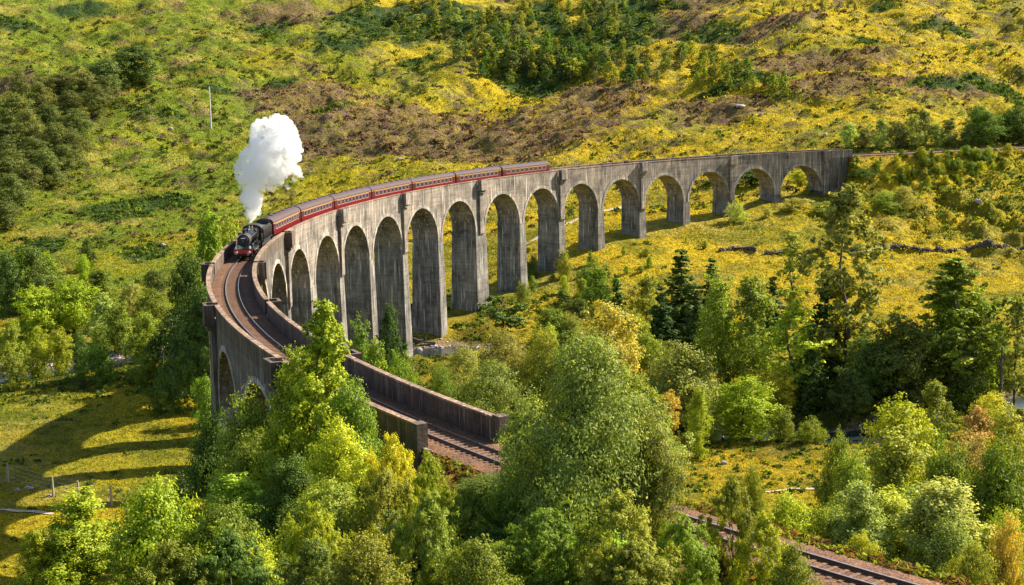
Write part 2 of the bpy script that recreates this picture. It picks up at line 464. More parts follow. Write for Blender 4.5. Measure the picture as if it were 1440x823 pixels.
# ------------------------------------------------------------------ ground colour (what grows where, and some painted shade)
def ell(px, py, wx, wy, depth_guess=None):
    """world ellipse of a patch: centre, long axis across, half sizes in metres"""
    r = march(px, py)
    p, D = r
    return p[0], p[1], wx*D/F, wy
GREEN_PATCH = [(170,295,55,16),(60,350,40,14),(205,355,45,14),(205,158,22,10),(225,285,60,12),(520,30,90,22),(600,15,90,16),(730,30,90,30),(900,15,80,16),(480,60,50,14),(560,45,70,26),(650,25,80,26),  # dark green growth; wide top-slope patches also paint that slope's shade
               (860,40,90,34),(760,90,90,30),(1000,60,55,18),(300,130,45,8),(1245,12,30,9),(1220,60,26,9),(1330,40,45,12),(1320,120,60,10),(120,20,60,14),
               (1050,115,70,14),(1390,130,60,14),(30,40,45,12),(380,45,40,10),(590,85,35,9),(240,160,30,8),(400,120,36,8),(470,150,40,8)]
HEATH_PATCH = [(420,130,120,30),(560,175,170,44),(720,185,220,42),(500,200,120,34),(850,130,90,22),(1010,150,90,14),(420,190,70,30),(1080,40,90,16),(1150,90,130,14),(960,30,60,18),
               (420,20,90,16),(20,130,60,14),(1300,110,110,14),(1000,0,160,18),(600,215,90,12),(1180,110,80,12)]
def patches(lst):
    out = []
    for px, py, wx, wy in lst:
        r = march(px, py)
        if r is None: continue
        p, D = r
        r2 = march(px, py-wy) or (p, D+40)
        r3 = march(px, py+wy) or (p, D-40)
        out.append((p[0], p[1], wx*D/F, max(6, min(60, (r2[1]-r3[1])/2))))
    return out
GP = patches(GREEN_PATCH); HP = patches(HEATH_PATCH)
def pmask(x, y, lst):
    m = np.zeros(len(x)); f = np.array([math.cos(YAW), math.sin(YAW)]); r = np.array([math.sin(YAW), -math.cos(YAW)])
    for cx, cy, a, b in lst:
        dx = x-cx; dy = y-cy
        l = (dx*r[0]+dy*r[1])/a; d = (dx*f[0]+dy*f[1])/b
        m = np.maximum(m, 1-sstep(.5, 1.15, np.sqrt(l*l+d*d)))
    return m
def lerp(a, b, t): return a*(1-t[:, None]) + np.array(b)[None]*t[:, None]
def gcol(x, y):
    D = fwd(x, y); Lt = lat(x, y)/np.maximum(D, 1)
    n1 = fbm(x/45, y/45, 4, .5, 11); n2 = fbm(x/14, y/14, 4, .5, 12); n3 = fbm(x/3.5, y/3.5, 3, .6, 13); n4 = fbm(x/22, y/22, 4, .6, 14)
    hill = sstep(400, 540, D)
    yel = np.array([.49, .37, .018]); c = np.tile(yel, (len(x), 1))
    # left side and foot of the hill are greener, the right side yellower
    left = 1-sstep(-.22, .02, Lt)
    c = lerp(c, (.175, .225, .02), np.clip(left*(.45+.6*sstep(300, 380, D))+n1*.5, 0, 1))
    c = lerp(c, (.115, .145, .018), sstep(.0, .55, n2+n1*.4)*(.6))
    c = lerp(c, (.32, .21, .03), sstep(.1, .6, n4)*.5)
    c = lerp(c, (.09, .115, .02), sstep(.28, .6, n3*.6+n4*.5)*.55*(.4+.6*hill))
    c = lerp(c, (.42, .40, .08), sstep(.2, .7, n4+n1*.4)*.4)
    hp = pmask(x, y, HP)
    hm = np.clip(hp*1.25+n2*.45+n3*.3-.15, 0, 1)*(hp > 0)
    hm = np.clip(hm + hill*sstep(.38, .7, n2+n3*.4)*.8, 0, 1)
    c = lerp(c, (.19, .13, .06), hm*.8)
    c = lerp(c, (.19, .10, .13), hm*sstep(.1, .5, n3)*.6)
    gp = pmask(x, y, GP)
    gm = np.clip(gp*1.3+n2*.6-.25, 0, 1)*(gp > 0)
    c = lerp(c, (.055, .095, .025), gm)
    # wooded valley floor: dark litter and ferns
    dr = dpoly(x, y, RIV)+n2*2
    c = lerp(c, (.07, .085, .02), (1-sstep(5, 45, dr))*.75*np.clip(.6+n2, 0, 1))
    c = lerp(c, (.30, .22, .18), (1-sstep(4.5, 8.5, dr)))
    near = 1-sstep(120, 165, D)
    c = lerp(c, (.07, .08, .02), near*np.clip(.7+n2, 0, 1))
    # rust red bracken and ballast spill along the near track
    s, off = track_dist(x, y)
    tr = ((s > 362) & (s < 470) | (s < -7) & (s > -300)) & (np.abs(off) < 7)
    c = lerp(c, (.15, .065, .03), np.where(tr, 1-sstep(2.5, 5.5, np.abs(off)), 0))
    return np.clip(c, .005, .8)

# ------------------------------------------------------------------ terrain sheet
def build_terrain():
    Ds = np.r_[np.arange(-58, 40, 4), np.arange(40, 440, 1.15), np.arange(440, 900, 1.7), np.arange(900, 1200, 8), np.geomspace(1200, 5000, 22)]
    t = np.r_[np.linspace(-1.6, -.42, 26)[:-1], np.linspace(-.42, .42, 520), np.linspace(.42, 1.6, 26)[1:]]
    DD, TT = np.meshgrid(Ds, t, indexing='ij')
    LL = TT*(DD+70)
    f = np.array([math.cos(YAW), math.sin(YAW)]); r = np.array([math.sin(YAW), -math.cos(YAW)])
    X = CAM[0]+f[0]*DD+r[0]*LL; Y = CAM[1]+f[1]*DD+r[1]*LL
    Z = HT(X.ravel(), Y.ravel())
    Z = np.where(DD.ravel() > 1500, np.maximum(Z, 60)*0+200+DD.ravel()*.02, Z)
    c = gcol(X.ravel(), Y.ravel())
    V = np.c_[X.ravel(), Y.ravel(), Z]
    a, b = DD.shape
    I = np.arange(a*b).reshape(a, b)
    Fq = np.stack([I[:-1, :-1], I[:-1, 1:], I[1:, 1:], I[1:, :-1]], -1).reshape(-1, 4)[:, ::-1]
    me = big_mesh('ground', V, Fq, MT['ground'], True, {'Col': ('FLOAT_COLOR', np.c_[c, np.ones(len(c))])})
    tag(link('ground', me), kind='structure')
build_terrain()

def ribbon(name, P, width, z=None, lift=.05, mtl=None, step=3.0):
    P = np.array(P); pts = [P[0]]
    for a, b in zip(P[:-1], P[1:]):
        n = max(1, int(np.linalg.norm(b-a)/step))
        for i in range(1, n+1): pts.append(a+(b-a)*i/n)
    pts = np.array(pts)
    for _ in range(3): pts[1:-1] = (pts[:-2]+2*pts[1:-1]+pts[2:])/4
    tg = np.gradient(pts, axis=0); tg /= np.linalg.norm(tg, axis=1)[:, None]; nr = np.c_[-tg[:, 1], tg[:, 0]]
    cols = np.linspace(-.5, .5, 5)
    wv = width*(1+.25*noise2(pts[:, 0]/7, pts[:, 1]/7))
    Q = pts[:, None]+nr[:, None]*(cols[None, :, None]*wv[:, None, None])
    x = Q[..., 0].ravel(); y = Q[..., 1].ravel()
    zz = np.full(len(x), z) if z is not None else HT(x, y)+lift
    a, b = Q.shape[:2]; I = np.arange(a*b).reshape(a, b)
    Fq = np.stack([I[:-1, :-1], I[:-1, 1:], I[1:, 1:], I[1:, :-1]], -1).reshape(-1, 4)
    return tag(link(name, big_mesh(name, np.c_[x, y, zz], Fq, mtl, True)), kind='structure')
ribbon('river', RIV, 10, z=-32.15, mtl=MT['water'])
def gpts(lst): return [march(px, py)[0][:2] for px, py in lst]
ribbon('path', gpts([(-120, 716), (-30, 719), (30, 721), (75, 725)]), 1.1, lift=.12, mtl=MT['path'], step=1)
ribbon('path', gpts([(1078, 695), (1100, 690), (1150, 690), (1230, 694)]), 1.0, lift=.14, mtl=MT['path'], step=1)
ribbon('path', gpts([(700, 356), (745, 342), (775, 326), (815, 309), (835, 300), (880, 292)]), 2.2, lift=.14, mtl=MT['path'], step=1)

# ------------------------------------------------------------------ viaduct
RF = 2.9            # half width of the structure
ZC = -3.756         # crown below parapet top
NB = 20             # arches
def PW(k): return 4.1 if k in (8,) else (3.6 if k == 13 else 2.0)
via = empty('railway_viaduct', tuple(TP(180, 0, -31)))
tag(via, 'long curving grey concrete railway viaduct with tall round arches carrying the steam train', 'viaduct')
via_inv = Matrix.Translation(-Vector(via.location))
def vput(mb, name, mtl, parent=None, smooth=False):
    off = Vector(via.location)
    mb.v = [tuple(Vector(v)-off) for v in mb.v]
    return mb.build(name, mtl, parent or via, smooth)
def sweep(mb, ss, prof):
    """closed profile (off, z) swept along the line"""
    n = len(prof); b = len(mb.v)
    for s in ss:
        for o, z in prof: mb.v.append(tuple(TP(s, o, z)))
    for i in range(len(ss)-1):
        for k in range(n):
            a = b+i*n+k; c = b+i*n+(k+1) % n; mb.f.append((a, c, c+n, a+n))
    mb.f.append(tuple(b+k for k in range(n))[::-1]); mb.f.append(tuple(b+(len(ss)-1)*n+k for k in range(n)))
    return mb
def srange(a, b, st): return np.linspace(a, b, max(2, int(math.ceil((b-a)/st))+1))
def ground_at(s, o):
    p = TP(s, o, 0); return float(HT(p[0], p[1])[0])
ZT = -1.62
for i in range(NB):
    s0, s1 = SB(i), SB(i+1); h0 = PW(i)/2; h1 = PW(i+1)/2
    a0, a1 = s0+h0, s1-h1; sm = (a0+a1)/2; ra = (a1-a0)/2; rz = 7.3; zs = ZC-rz
    th = np.linspace(math.pi, 0, 25)
    arc = [(sm+ra*math.cos(t), zs+rz*math.sin(t)) for t in th]
    cols = [(s0, zs)]+[(a0-.001, zs)]+arc+[(a1+.001, zs)]+[(s1, zs)]
    mb = MB()
    for o in (-RF, RF):
        b = len(mb.v)
        for s, z in cols:
            for q in (0, .34, .67, 1.0): mb.v.append(tuple(TP(s, o, z+(ZT-z)*q)))
        for j in range(len(cols)-1):
            for q in range(3):
                f = (b+4*j+q, b+4*j+4+q, b+4*j+5+q, b+4*j+1+q); mb.f.append(f if o > 0 else f[::-1])
    b = len(mb.v)
    for s, z in arc: mb.v += [tuple(TP(s, -RF, z)), tuple(TP(s, -RF/3, z)), tuple(TP(s, RF/3, z)), tuple(TP(s, RF, z))]
    for j in range(len(arc)-1):
        for q in range(3): mb.f.append((b+4*j+q, b+4*j+q+1, b+4*j+q+5, b+4*j+q+4))
    ar = vput(mb, 'arch', MT['wall'] if i < 14 else MT['darkwall'])
    mb = MB()
    for o, sg in ((-RF, -1), (RF, 1)):
        b = len(mb.v); pr = .10*sg
        for t in np.linspace(math.pi, 0, 25):
            for rr, oo in ((0, o), (0, o+pr), (.62, o+pr), (.62, o)):
                mb.v.append(tuple(TP(sm+(ra+rr)*math.cos(t), oo, zs+(rz+rr)*math.sin(t))))
        for j in range(24):
            for k in range(4):
                a = b+4*j+k; c = b+4*j+(k+1) % 4; mb.f.append((a, c, c+4, a+4))
    vput(mb, 'arch_ring', MT['ringm'], ar).matrix_parent_inverse = Matrix()
# piers
def pier(k):
    s = SB(k); h = PW(k)/2; zs = ZC-7.3
    base = min(ground_at(s, -3.4), ground_at(s, 3.4)) - 1.5 - GR*s
    mb = MB(); lv = [(zs, h, RF), (zs, h+.16, RF+.14), (zs-.5, h+.16, RF+.14), ]
    n = 6
    for j in range(1, n+1):
        q = j/n; zz = zs-.5+(base-zs+.5)*q; dz = (zs-zz)
        lv.append((zz, h+.14+dz*.018, RF+.12+dz*.022))
    b = 0
    for z, hh, oo in lv:
        for ds, o in ((-hh, -oo), (hh, -oo), (hh, oo), (-hh, oo)): mb.v.append(tuple(TP(s+ds, o, z)))
    for j in range(len(lv)-1):
        for c in range(4):
            a = 4*j+c; d = 4*j+(c+1) % 4; mb.f.append((a, a+4, d+4, d))
    return vput(mb, 'pier', MT['pier'])
for k in range(1, NB): pier(k)
# refuges with pilasters on every second pier
REF_K = [0, 2, 4, 6, 8, 10, 12, 14, 16, 18, 20]
RW = 1.15
for k in REF_K:
    s = SB(k)
    for sg in (-1, 1):
        mb = MB()
        hw = .8
        b = len(mb.v)
        zb = ZC-7.3-.5
        lv = [(-2.7, RF+.5), (zb, RF+.5), (zb-.7, RF+.1)]
        for z, o in lv:
            for ds, oo in ((-hw, RF-.05), (hw, RF-.05), (hw, o), (-hw, o)): mb.v.append(tuple(TP(s+ds, sg*oo, z)))
        for j in range(2):
            for c in range(4):
                a = b+4*j+c; d = b+4*j+(c+1) % 4; mb.f.append((a, a+4, d+4, d))
        mb.f.append((b, b+1, b+2, b+3))
        vput(mb, 'pilaster', MT['wall'] if (k < 15) else MT['darkwall'])
        mb = MB(); o1 = RF+1.2
        def bx(sa, sb, oa, ob, za, zb_): sweep(mb, [sa, sb], [(sg*oa, za), (sg*ob, za), (sg*ob, zb_), (sg*oa, zb_)])
        bx(s-RW, s-RW+.35, RF+.16, o1, -1.8, .02)
        bx(s+RW-.35, s+RW, RF+.16, o1, -1.8, .02)
        bx(s-RW+.35, s+RW-.35, o1-.35, o1, -1.8, .018)
        bx(s-RW, s+RW, RF+.002, o1+.02, -2.2, -1.8)
        bx(s-1.1, s+1.1, RF+.003, RF+.95, -2.75, -2.2)
        vput(mb, 'refuge', MT['wall'] if k < 13 else MT['parapet'])
# abutments
def abut(sa, sb, zb):
    mb = MB(); sweep(mb, srange(sa, sb, 4), [(-RF, zb), (RF, zb), (RF, -1.93), (-RF, -1.93)]); return vput(mb, 'abutment', MT['darkwall'])
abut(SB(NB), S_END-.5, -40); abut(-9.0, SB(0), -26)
# deck, string course, parapets
mb = MB(); sweep(mb, srange(-9, S_END-.5, 3), [(-2.6, -2.3), (2.6, -2.3), (2.6, -1.9), (-2.6, -1.9)]); vput(mb, 'deck', MT['ballast'])
for sg in (-1, 1):
    cuts = [-9.0]
    for k in REF_K:
        cuts += [SB(k)-RW+.35, SB(k)+RW-.35]
    cuts.append(S_END-.6 if sg < 0 else S_END-2.2)
    segs = [(cuts[i], cuts[i+1]) for i in range(0, len(cuts), 2)]
    mb = MB(); mc = MB(); ms = MB(); mb2 = MB()
    for a, b_ in segs:
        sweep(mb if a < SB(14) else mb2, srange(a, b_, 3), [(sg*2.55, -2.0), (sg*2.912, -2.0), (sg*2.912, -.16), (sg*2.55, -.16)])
        sweep(mc, srange(a, b_, 3), [(sg*2.48, -.16), (sg*2.99, -.16), (sg*2.99, 0), (sg*2.48, 0)])
    sweep(ms, srange(-9.02, S_END-.45, 3), [(sg*2.63, -1.95), (sg*2.907, -1.95), (sg*2.907, -1.6), (sg*2.63, -1.6)])
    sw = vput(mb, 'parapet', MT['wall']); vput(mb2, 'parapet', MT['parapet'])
    vput(mc, 'coping', MT['coping'], sw).matrix_parent_inverse = Matrix()
    vput(ms, 'string_course', MT['wall'])
    # end pillar of the parapet
    mb = MB(); se = cuts[-1]
    sweep(mb, [se+.01, se+1.0], [(sg*2.45, -6), (sg*3.3, -6), (sg*3.3, .12), (sg*2.45, .12)]); vput(mb, 'end_pillar', MT['parapet'])
# children of arch/parapet were built in viaduct space: parents sit at its origin, so no correction needed

# ------------------------------------------------------------------ track
trk = empty('railway_track', tuple(TP(200, 0, -1.8)))
tag(trk, 'single rust brown railway track curving across the viaduct and down to the lower right corner', 'railway track')
def tput(mb, name, mtl, smooth=False):
    off = Vector(trk.location); mb.v = [tuple(Vector(v)-off) for v in mb.v]; return mb.build(name, mtl, trk, smooth)
mb = MB(); sweep(mb, srange(-170, 440, 2), [(-2.55, -2.15), (2.55, -2.15), (2.5, -1.80), (1.7, -1.72), (-1.7, -1.72), (-2.5, -1.80)]); tput(mb, 'ballast', MT['ballast'])
for sg in (-1, 1):
    mb = MB(); c = sg*.7525
    sweep(mb, srange(-170, 440, 1.6), [(c-.07, -1.70), (c+.07, -1.70), (c+.03, -1.64), (c+.037, -1.53), (c-.037, -1.53), (c-.03, -1.64)]); ro = tput(mb, 'rail', MT['rail'])
    mb = MB(); sweep(mb, srange(-170, 440, 1.6), [(c-.038, -1.529), (c+.038, -1.529), (c+.038, -1.50), (c-.038, -1.50)])
    o = tput(mb, 'rail_head', MT['railtop']); o.parent = ro; o.location = (0, 0, 0)
allS = np.arange(258, 440, .72)
vis = [s for s in allS if 300 < s < 440]
near_sl = [s for s in allS if 372 <= s <= 372+.72*60 or 345 <= s < 372]
me_sl = None
proto = None
rest = MB()
for s in np.arange(-168, 438, .72):
    p, t, n = track(s); z = GR*s
    if 346 <= s < 346+.72*95:
        if me_sl is None:
            mb = MB(); mb.box(-1.28, 1.28, -.13, .13, 0, .10)
            o = mb.build('sleeper', MT['sleeper'], trk); me_sl = o.data
        else:
            o = link('sleeper', me_sl, trk)
        o.location = Vector((p[0], p[1], z-1.80+.02+.003))-Vector(trk.location); o.rotation_euler = (0, 0, math.atan2(n[1], n[0])); continue
    a = [p+n*x+t*y for x, y in ((-1.28, -.13), (1.28, -.13), (1.28, .13), (-1.28, .13))]
    rest.add([(q[0], q[1], z-1.78) for q in a]+[(q[0], q[1], z-1.68) for q in a], [(4,5,6,7),(0,1,5,4),(1,2,6,5),(2,3,7,6),(3,0,4,7)])
tag(tput(rest, 'sleepers', MT['sleeper']), 'rows of weathered sleepers along the track on the viaduct', kind='stuff')

# ------------------------------------------------------------------ train
RT = -1.50
def place_on_track(o, s, half):
    a, _, _ = track(s-half*.7); b, _, _ = track(s+half*.7); mid = (a+b)/2
    t = b-a; o.location = (mid[0], mid[1], GR*s+RT); o.rotation_euler = (0, -math.atan(GR), math.atan2(t[1], t[0]))
def cyl(mb, p0, p1, r, n=16, r2=None): return mb.tube([p0, p1], [r, r if r2 is None else r2], n)
def make_coach():
    root = empty('passenger_coach'); L2 = 9.28; W = 1.36
    mb = MB(); prof = [(-W+.06, 1.0), (W-.06, 1.0), (W, 1.5), (W, 2.2), (W-.05, 2.95), (-W+.05, 2.95), (-W, 2.2), (-W, 1.5)]
    def ext(mb, x0, x1, prof):
        n = len(prof); b = len(mb.v)
        for x in (x0, x1):
            for y, z in prof: mb.v.append((x, y, z))
        for k in range(n): mb.f.append((b+k, b+(k+1) % n, b+n+(k+1) % n, b+n+k))
        mb.f.append(tuple(b+k for k in range(n))[::-1]); mb.f.append(tuple(b+n+k for k in range(n)))
    ext(mb, -L2, L2, prof); mb.build('body', MT['maroon'], root)
    for sg in (-1, 1):
        mb = MB(); mb.box(-L2+.05, L2-.05, sg*W-.004 if sg > 0 else -W-.012, sg*W+.012 if sg > 0 else -W+.004, 1.08, 1.74); mb.build('lower_panel', MT['red2'], root)
        mb = MB(); y0, y1 = sorted((sg*(W-.02), sg*(W+.008)))
        mb.box(-L2+.05, L2-.05, y0, y1, 2.76, 2.82); mb.build('cream_line', MT['yellow'], root)
    mb = MB(); ext(mb, -L2-.03, L2+.03, [(math.cos(t)*(W+.03), 2.94+math.sin(t)*.72) for t in np.linspace(0, math.pi, 13)]); mb.build('roof', MT['roof'], root, True)
    for x in np.linspace(-7.8, 7.8, 7):
        mb = MB(); mb.box(x-.22, x+.22, -.30, .30, 3.60, 3.76); mb.build('roof_vent', MT['roof'], root)
    xs = [-7.1, -5.3, -3.55, -1.8, 0, 1.8, 3.55, 5.3, 7.1]
    for sg in (-1, 1):
        for x in xs:
            y0, y1 = sorted((sg*(W-.03), sg*(W+.022)))
            f = MB().box(x-.74, x+.74, y0, y1, 1.80, 2.70).build('window', MT['cream'], root)
            y0, y1 = sorted((sg*(W-.02), sg*(W+.030)))
            MB().box(x-.60, x+.60, y0, y1, 1.93, 2.60).build('pane', MT['glass'], f)
        for x in (-8.75, 8.75):
            y0, y1 = sorted((sg*(W-.03), sg*(W+.020)))
            f = MB().box(x-.36, x+.36, y0, y1, 1.10, 2.72).build('door', MT['maroon'], root)
            y0, y1 = sorted((sg*(W-.02), sg*(W+.030)))
            MB().box(x-.25, x+.25, y0, y1, 1.95, 2.6).build('pane', MT['glass'], f)
    MB().box(-L2+.2, L2-.2, -1.0, 1.0, .72, .995).build('underframe', MT['blackm'], root)
    for x in (-L2-.20, L2+.20): MB().box(x-.2, x+.2, -.75, .75, 1.05, 3.45).build('gangway', MT['blackm'], root)
    for bx_ in (-6.9, 6.9):
        bo = MB().box(bx_-1.7, bx_+1.7, -.95, .95, .38, .70).build('bogie', MT['blackm'], root)
        for dx in (-1.25, 1.25):
            mb = MB()
            for y in (-.75, .75): cyl(mb, (bx_+dx, y-.06, .46), (bx_+dx, y+.06, .46), .46, 18)
            cyl(mb, (bx_+dx, -.7, .46), (bx_+dx, .7, .46), .08, 8); mb.build('wheelset', MT['blackm'], bo, True)
    return root
coach = make_coach()
reg(coach)
CL = ['maroon coach at the rear end of the train, farthest from the locomotive', 'second maroon coach from the rear of the train', 'third maroon coach from the rear of the train',
      'maroon coach in the middle of the train, with three on either side', 'third maroon coach behind the locomotive', 'second maroon coach behind the locomotive',
      'maroon coach coupled directly behind the locomotive tender']
jt = [98.3, 117.6, 136.9, 156.0, 175.0, 194.1, 213.3, 232.7]
for i in range(7):
    o = coach if i == 0 else copy_tree(coach)
    tag(o, CL[i], 'railway coach', 'maroon coaches of the steam train')
    place_on_track(o, (jt[i]+jt[i+1])/2, 9.5)

def make_loco():
    root = empty('steam_locomotive')
    # x: 0 = front of buffer beam, backwards negative
    B = MT['black']
    mb = MB(); mb.box(-11.9, -.05, -1.28, 1.28, 1.42, 1.52); mb.build('running_board', B, root)
    mb = MB(); mb.box(-11.6, -.1, -.6, .6, .55, 1.42); mb.build('frame', MT['blackm'], root)
    mb = MB(); mb.box(-.12, 0, -1.27, 1.27, .88, 1.42); bbm = mb.build('buffer_beam', MT['red'], root)
    for y in (-.87, .87):
        mb = MB(); mb.tube([(0, y, 1.08), (.25, y, 1.08), (.26, y, 1.08), (.42, y, 1.08), (.43, y, 1.08), (.48, y, 1.08)], [.14, .12, .07, .07, .24, .22], 14)
        mb.build('buffer', MT['steel'], bbm, True)
    mb = MB(); mb.tube([(.02, 0, 1.05), (.18, 0, 1.0), (.18, 0, .6)], .05, 8); mb.build('coupling', MT['blackm'], bbm)
    for y in (-.95, .95):
        mb = MB(); mb.box(-.28, -.06, y-.12, y+.12, 1.52, 1.84); mb.tube([(-.06, y, 1.70), (-.01, y, 1.70)], [.11, .12], 12); mb.tube([(-.17, y, 1.84), (-.17, y, 1.93)], [.08, .04], 8)
        mb.build('headlamp', MT['lamp'], root)
    mb = MB(); mb.tube([(-.75, 0, 2.62), (-.9, 0, 2.62), (-2.9, 0, 2.62)], [.86, .88, .88], 28); sb = mb.build('smokebox', MT['blackm'], root, True)
    mb = MB(); mb.tube([(-.74, 0, 2.62), (-.62, 0, 2.62), (-.55, 0, 2.62), (-.50, 0, 2.62)], [.68, .64, .45, .12], 24); dr = mb.build('smokebox_door', MT['blackm'], sb, True)
    mb = MB(); mb.box(-.60, -.47, -.26, .26, 2.92, 3.02); mb.build('number_plate', MT['lamp'], sb)
    mb = MB(); mb.tube([(-.5, 0, 2.62), (-.42, 0, 2.62)], .05, 8); mb.box(-.46, -.43, -.015, .015, 2.4, 2.62); mb.build('door_handle', MT['steel'], sb)
    mb = MB(); mb.tube([(-2.9, 0, 2.62), (-3.0, 0, 2.62), (-5.4, 0, 2.66), (-7.3, 0, 2.70)], [.88, .80, .85, .90], 28); bo = mb.build('boiler', B, root, True)
    for x in (-3.9, -5.0, -6.2):
        mb = MB(); r = .84+(-x-3)*.018
        mb.tube([(x-.03, 0, 2.62-(x+3)*.02), (x+.03, 0, 2.62-(x+3)*.02)], [r+.015, r+.015], 28); mb.build('boiler_band', MT['steel'] if False else B, bo)
    mb = MB(); mb.tube([(-1.95, 0, 3.38), (-1.95, 0, 3.50), (-1.95, 0, 3.62), (-1.95, 0, 3.95), (-1.95, 0, 4.02)], [.38, .27, .25, .28, .33], 20); mb.build('chimney', MT['blackm'], root, True)
    mb = MB(); mb.tube([(-5.3, 0, 3.4), (-5.3, 0, 3.62), (-5.3, 0, 3.76), (-5.3, 0, 3.83)], [.36, .33, .24, .05], 18); mb.build('dome', B, root, True)
    mb = MB(); mb.tube([(-3.7, 0, 3.38), (-3.7, 0, 3.55), (-3.7, 0, 3.6)], [.22, .2, .08], 14); mb.build('top_feed', B, root, True)
    for y in (-.2, .2):
        mb = MB(); mb.tube([(-8.6, y, 3.5), (-8.6, y, 3.8)], [.09, .06], 10); mb.build('safety_valve', MT['yellow'], root)
    mb = MB(); pr = [(-.72, 1.6), (.72, 1.6), (.98, 2.3), (.98, 3.15), (.80, 3.48), (-.80, 3.48), (-.98, 3.15), (-.98, 2.3)]
    for x in (-9.8, -7.25):
        for y, z in pr: mb.v.append((x, y, z))
    for k in range(8): mb.f.append((k, (k+1) % 8, 8+(k+1) % 8, 8+k))
    mb.f.append(tuple(range(8))[::-1]); mb.f.append(tuple(range(8, 16))); mb.build('firebox', B, root, bevel=.05)
    # cab
    mb = MB()
    for sg in (-1, 1):
        y0, y1 = sorted((sg*1.24, sg*1.30)); mb.box(-11.6, -9.8, y0, y1, 1.52, 2.45); mb.box(-9.98, -9.8, y0, y1, 2.45, 3.2); mb.box(-11.6, -11.45, y0, y1, 2.45, 3.2); mb.box(-11.6, -9.8, y0, y1, 3.2, 3.36)
    mb.box(-9.86, -9.78, -1.24, 1.24, 1.52, 3.36); cb = mb.build('cab', B, root)
    mb = MB(); n = 10
    for x in (-11.9, -9.7):
        for t in np.linspace(0, math.pi, n): mb.v.append((x, math.cos(t)*1.34, 3.36+math.sin(t)*.50))
    for k in range(n-1): mb.f.append((k, k+1, n+k+1, n+k))
    mb.f.append(tuple(range(n))[::-1]); mb.f.append(tuple(range(n, 2*n))); mb.f.append((0, n, 2*n-1, n-1)); mb.build('cab_roof', MT['blackm'], root, True)
    for sg in (-1, 1):
        mb = MB(); mb.tube([(-1.15, sg*1.12, .98), (-2.65, sg*1.12, .98)], .42, 18); mb.tube([(-1.1, sg*1.12, 1.4), (-2.7, sg*1.12, 1.4)], .22, 12); mb.build('cylinder_block', B, root, True)
        mb = MB(); mb.tube([(-.9, sg*.93, 3.0), (-7.2, sg*.95, 3.05)], .025, 6); mb.build('handrail', MT['steel'], root)
        mb = MB(); y = sg*.98; mb.box(-9.35, -5.0, y-.04, y+.04, .78, .92); mb.tube([(-2.6, sg*1.12, .98), (-5.0, sg*1.12, .9), (-7.1, sg*1.08, .72)], .06, 8); mb.build('connecting_rod', MT['steel'], root)
        for x, r in ((-1.25, .5), (-3.35, .5), (-5.0, .91), (-7.12, .91), (-9.5, .91)):
            mb = MB(); n = 28
            mb.tube([(x, sg*.72-.07, r), (x, sg*.72+.07, r)], r, n)
            mb.tube([(x, sg*.72-.10, r), (x, sg*.72+.16, r)], .16, 12); wh = mb.build('wheel', MT['blackm'], root, True)
            if r > .8:
                a = MB(); a.tube([(x, sg*.80-.01, r), (x, sg*.80+.01, r)], r-.02, n); a.tube([(x, sg*.80-.02, r), (x, sg*.80+.02, r)], .2, 10); a.build('tyre', MT['steel'] if False else MT['blackm'], wh)
        mb = MB(); mb.box(-8.6, -6.0, sg*1.0-.12 if sg > 0 else -1.22, sg*1.0+.22 if sg > 0 else -.98, 1.35, 1.75); mb.build('splasher', B, root)
        mb = MB(); mb.box(-9.7, -9.3, sg*1.12-.08, sg*1.12+.08, .45, 1.42); mb.build('cab_step', B, root)
    return root
def make_tender():
    root = empty('locomotive_tender')
    mb = MB(); mb.box(-3.7, 3.7, -1.26, 1.26, 1.15, 1.30); mb.build('footplate', MT['blackm'], root)
    mb = MB(); pr = [(-1.24, 1.3), (1.24, 1.3), (1.24, 2.75), (1.02, 3.15), (.96, 3.15), (.96, 2.6), (-.96, 2.6), (-.96, 3.15), (-1.02, 3.15), (-1.24, 2.75)]
    n = len(pr)
    for x in (-3.5, 3.4):
        for y, z in pr: mb.v.append((x, y, z))
    for k in range(n): mb.f.append((k, (k+1) % n, n+(k+1) % n, n+k))
    for bq in (0, n): 
        mb.f.append((bq+0, bq+1, bq+2, bq+5, bq+6, bq+9)); mb.f.append((bq+2, bq+3, bq+4, bq+5)); mb.f.append((bq+6, bq+7, bq+8, bq+9))
    mb.build('tank', MT['black'], root)
    xs, ys = np.meshgrid(np.linspace(-2.9, 3.2, 26), np.linspace(-.94, .94, 10), indexing='ij')
    zc = 2.62+.55*np.sin((xs+2.9)/6.1*math.pi)**.6*(1-(ys/1.0)**4)+.14*noise2(xs*4, ys*4)
    I = np.arange(xs.size).reshape(xs.shape); Fq = np.stack([I[:-1,:-1], I[1:,:-1], I[1:,1:], I[:-1,1:]], -1).reshape(-1, 4)
    link('coal', big_mesh('coal', np.c_[xs.ravel(), ys.ravel(), zc.ravel()], Fq, MT['coal']), root)
    mb = MB(); mb.box(-3.5, 3.5, -1.0, 1.0, .5, 1.15); mb.build('frame', MT['blackm'], root)
    for x in (-2.4, 0, 2.4):
        mb = MB()
        for y in (-.75, .75): cyl(mb, (x, y-.07, .62), (x, y+.07, .62), .62, 20)
        cyl(mb, (x, -.7, .62), (x, .7, .62), .09, 8); mb.build('wheelset', MT['blackm'], root, True)
    return root
lo = make_loco()
tag(lo, 'black steam locomotive with red buffer beam heading the train and puffing white smoke', 'locomotive')
S_FR = 253.2
a, _, _ = track(S_FR); b, _, _ = track(S_FR-11.5); t = a-b
lo.location = (a[0], a[1], GR*S_FR+RT); lo.rotation_euler = (0, 0, math.atan2(t[1], t[0]))
te = make_tender()
tag(te, 'black coal tender between the locomotive cab and the first maroon coach', 'tender')
place_on_track(te, 237.0, 3.6)

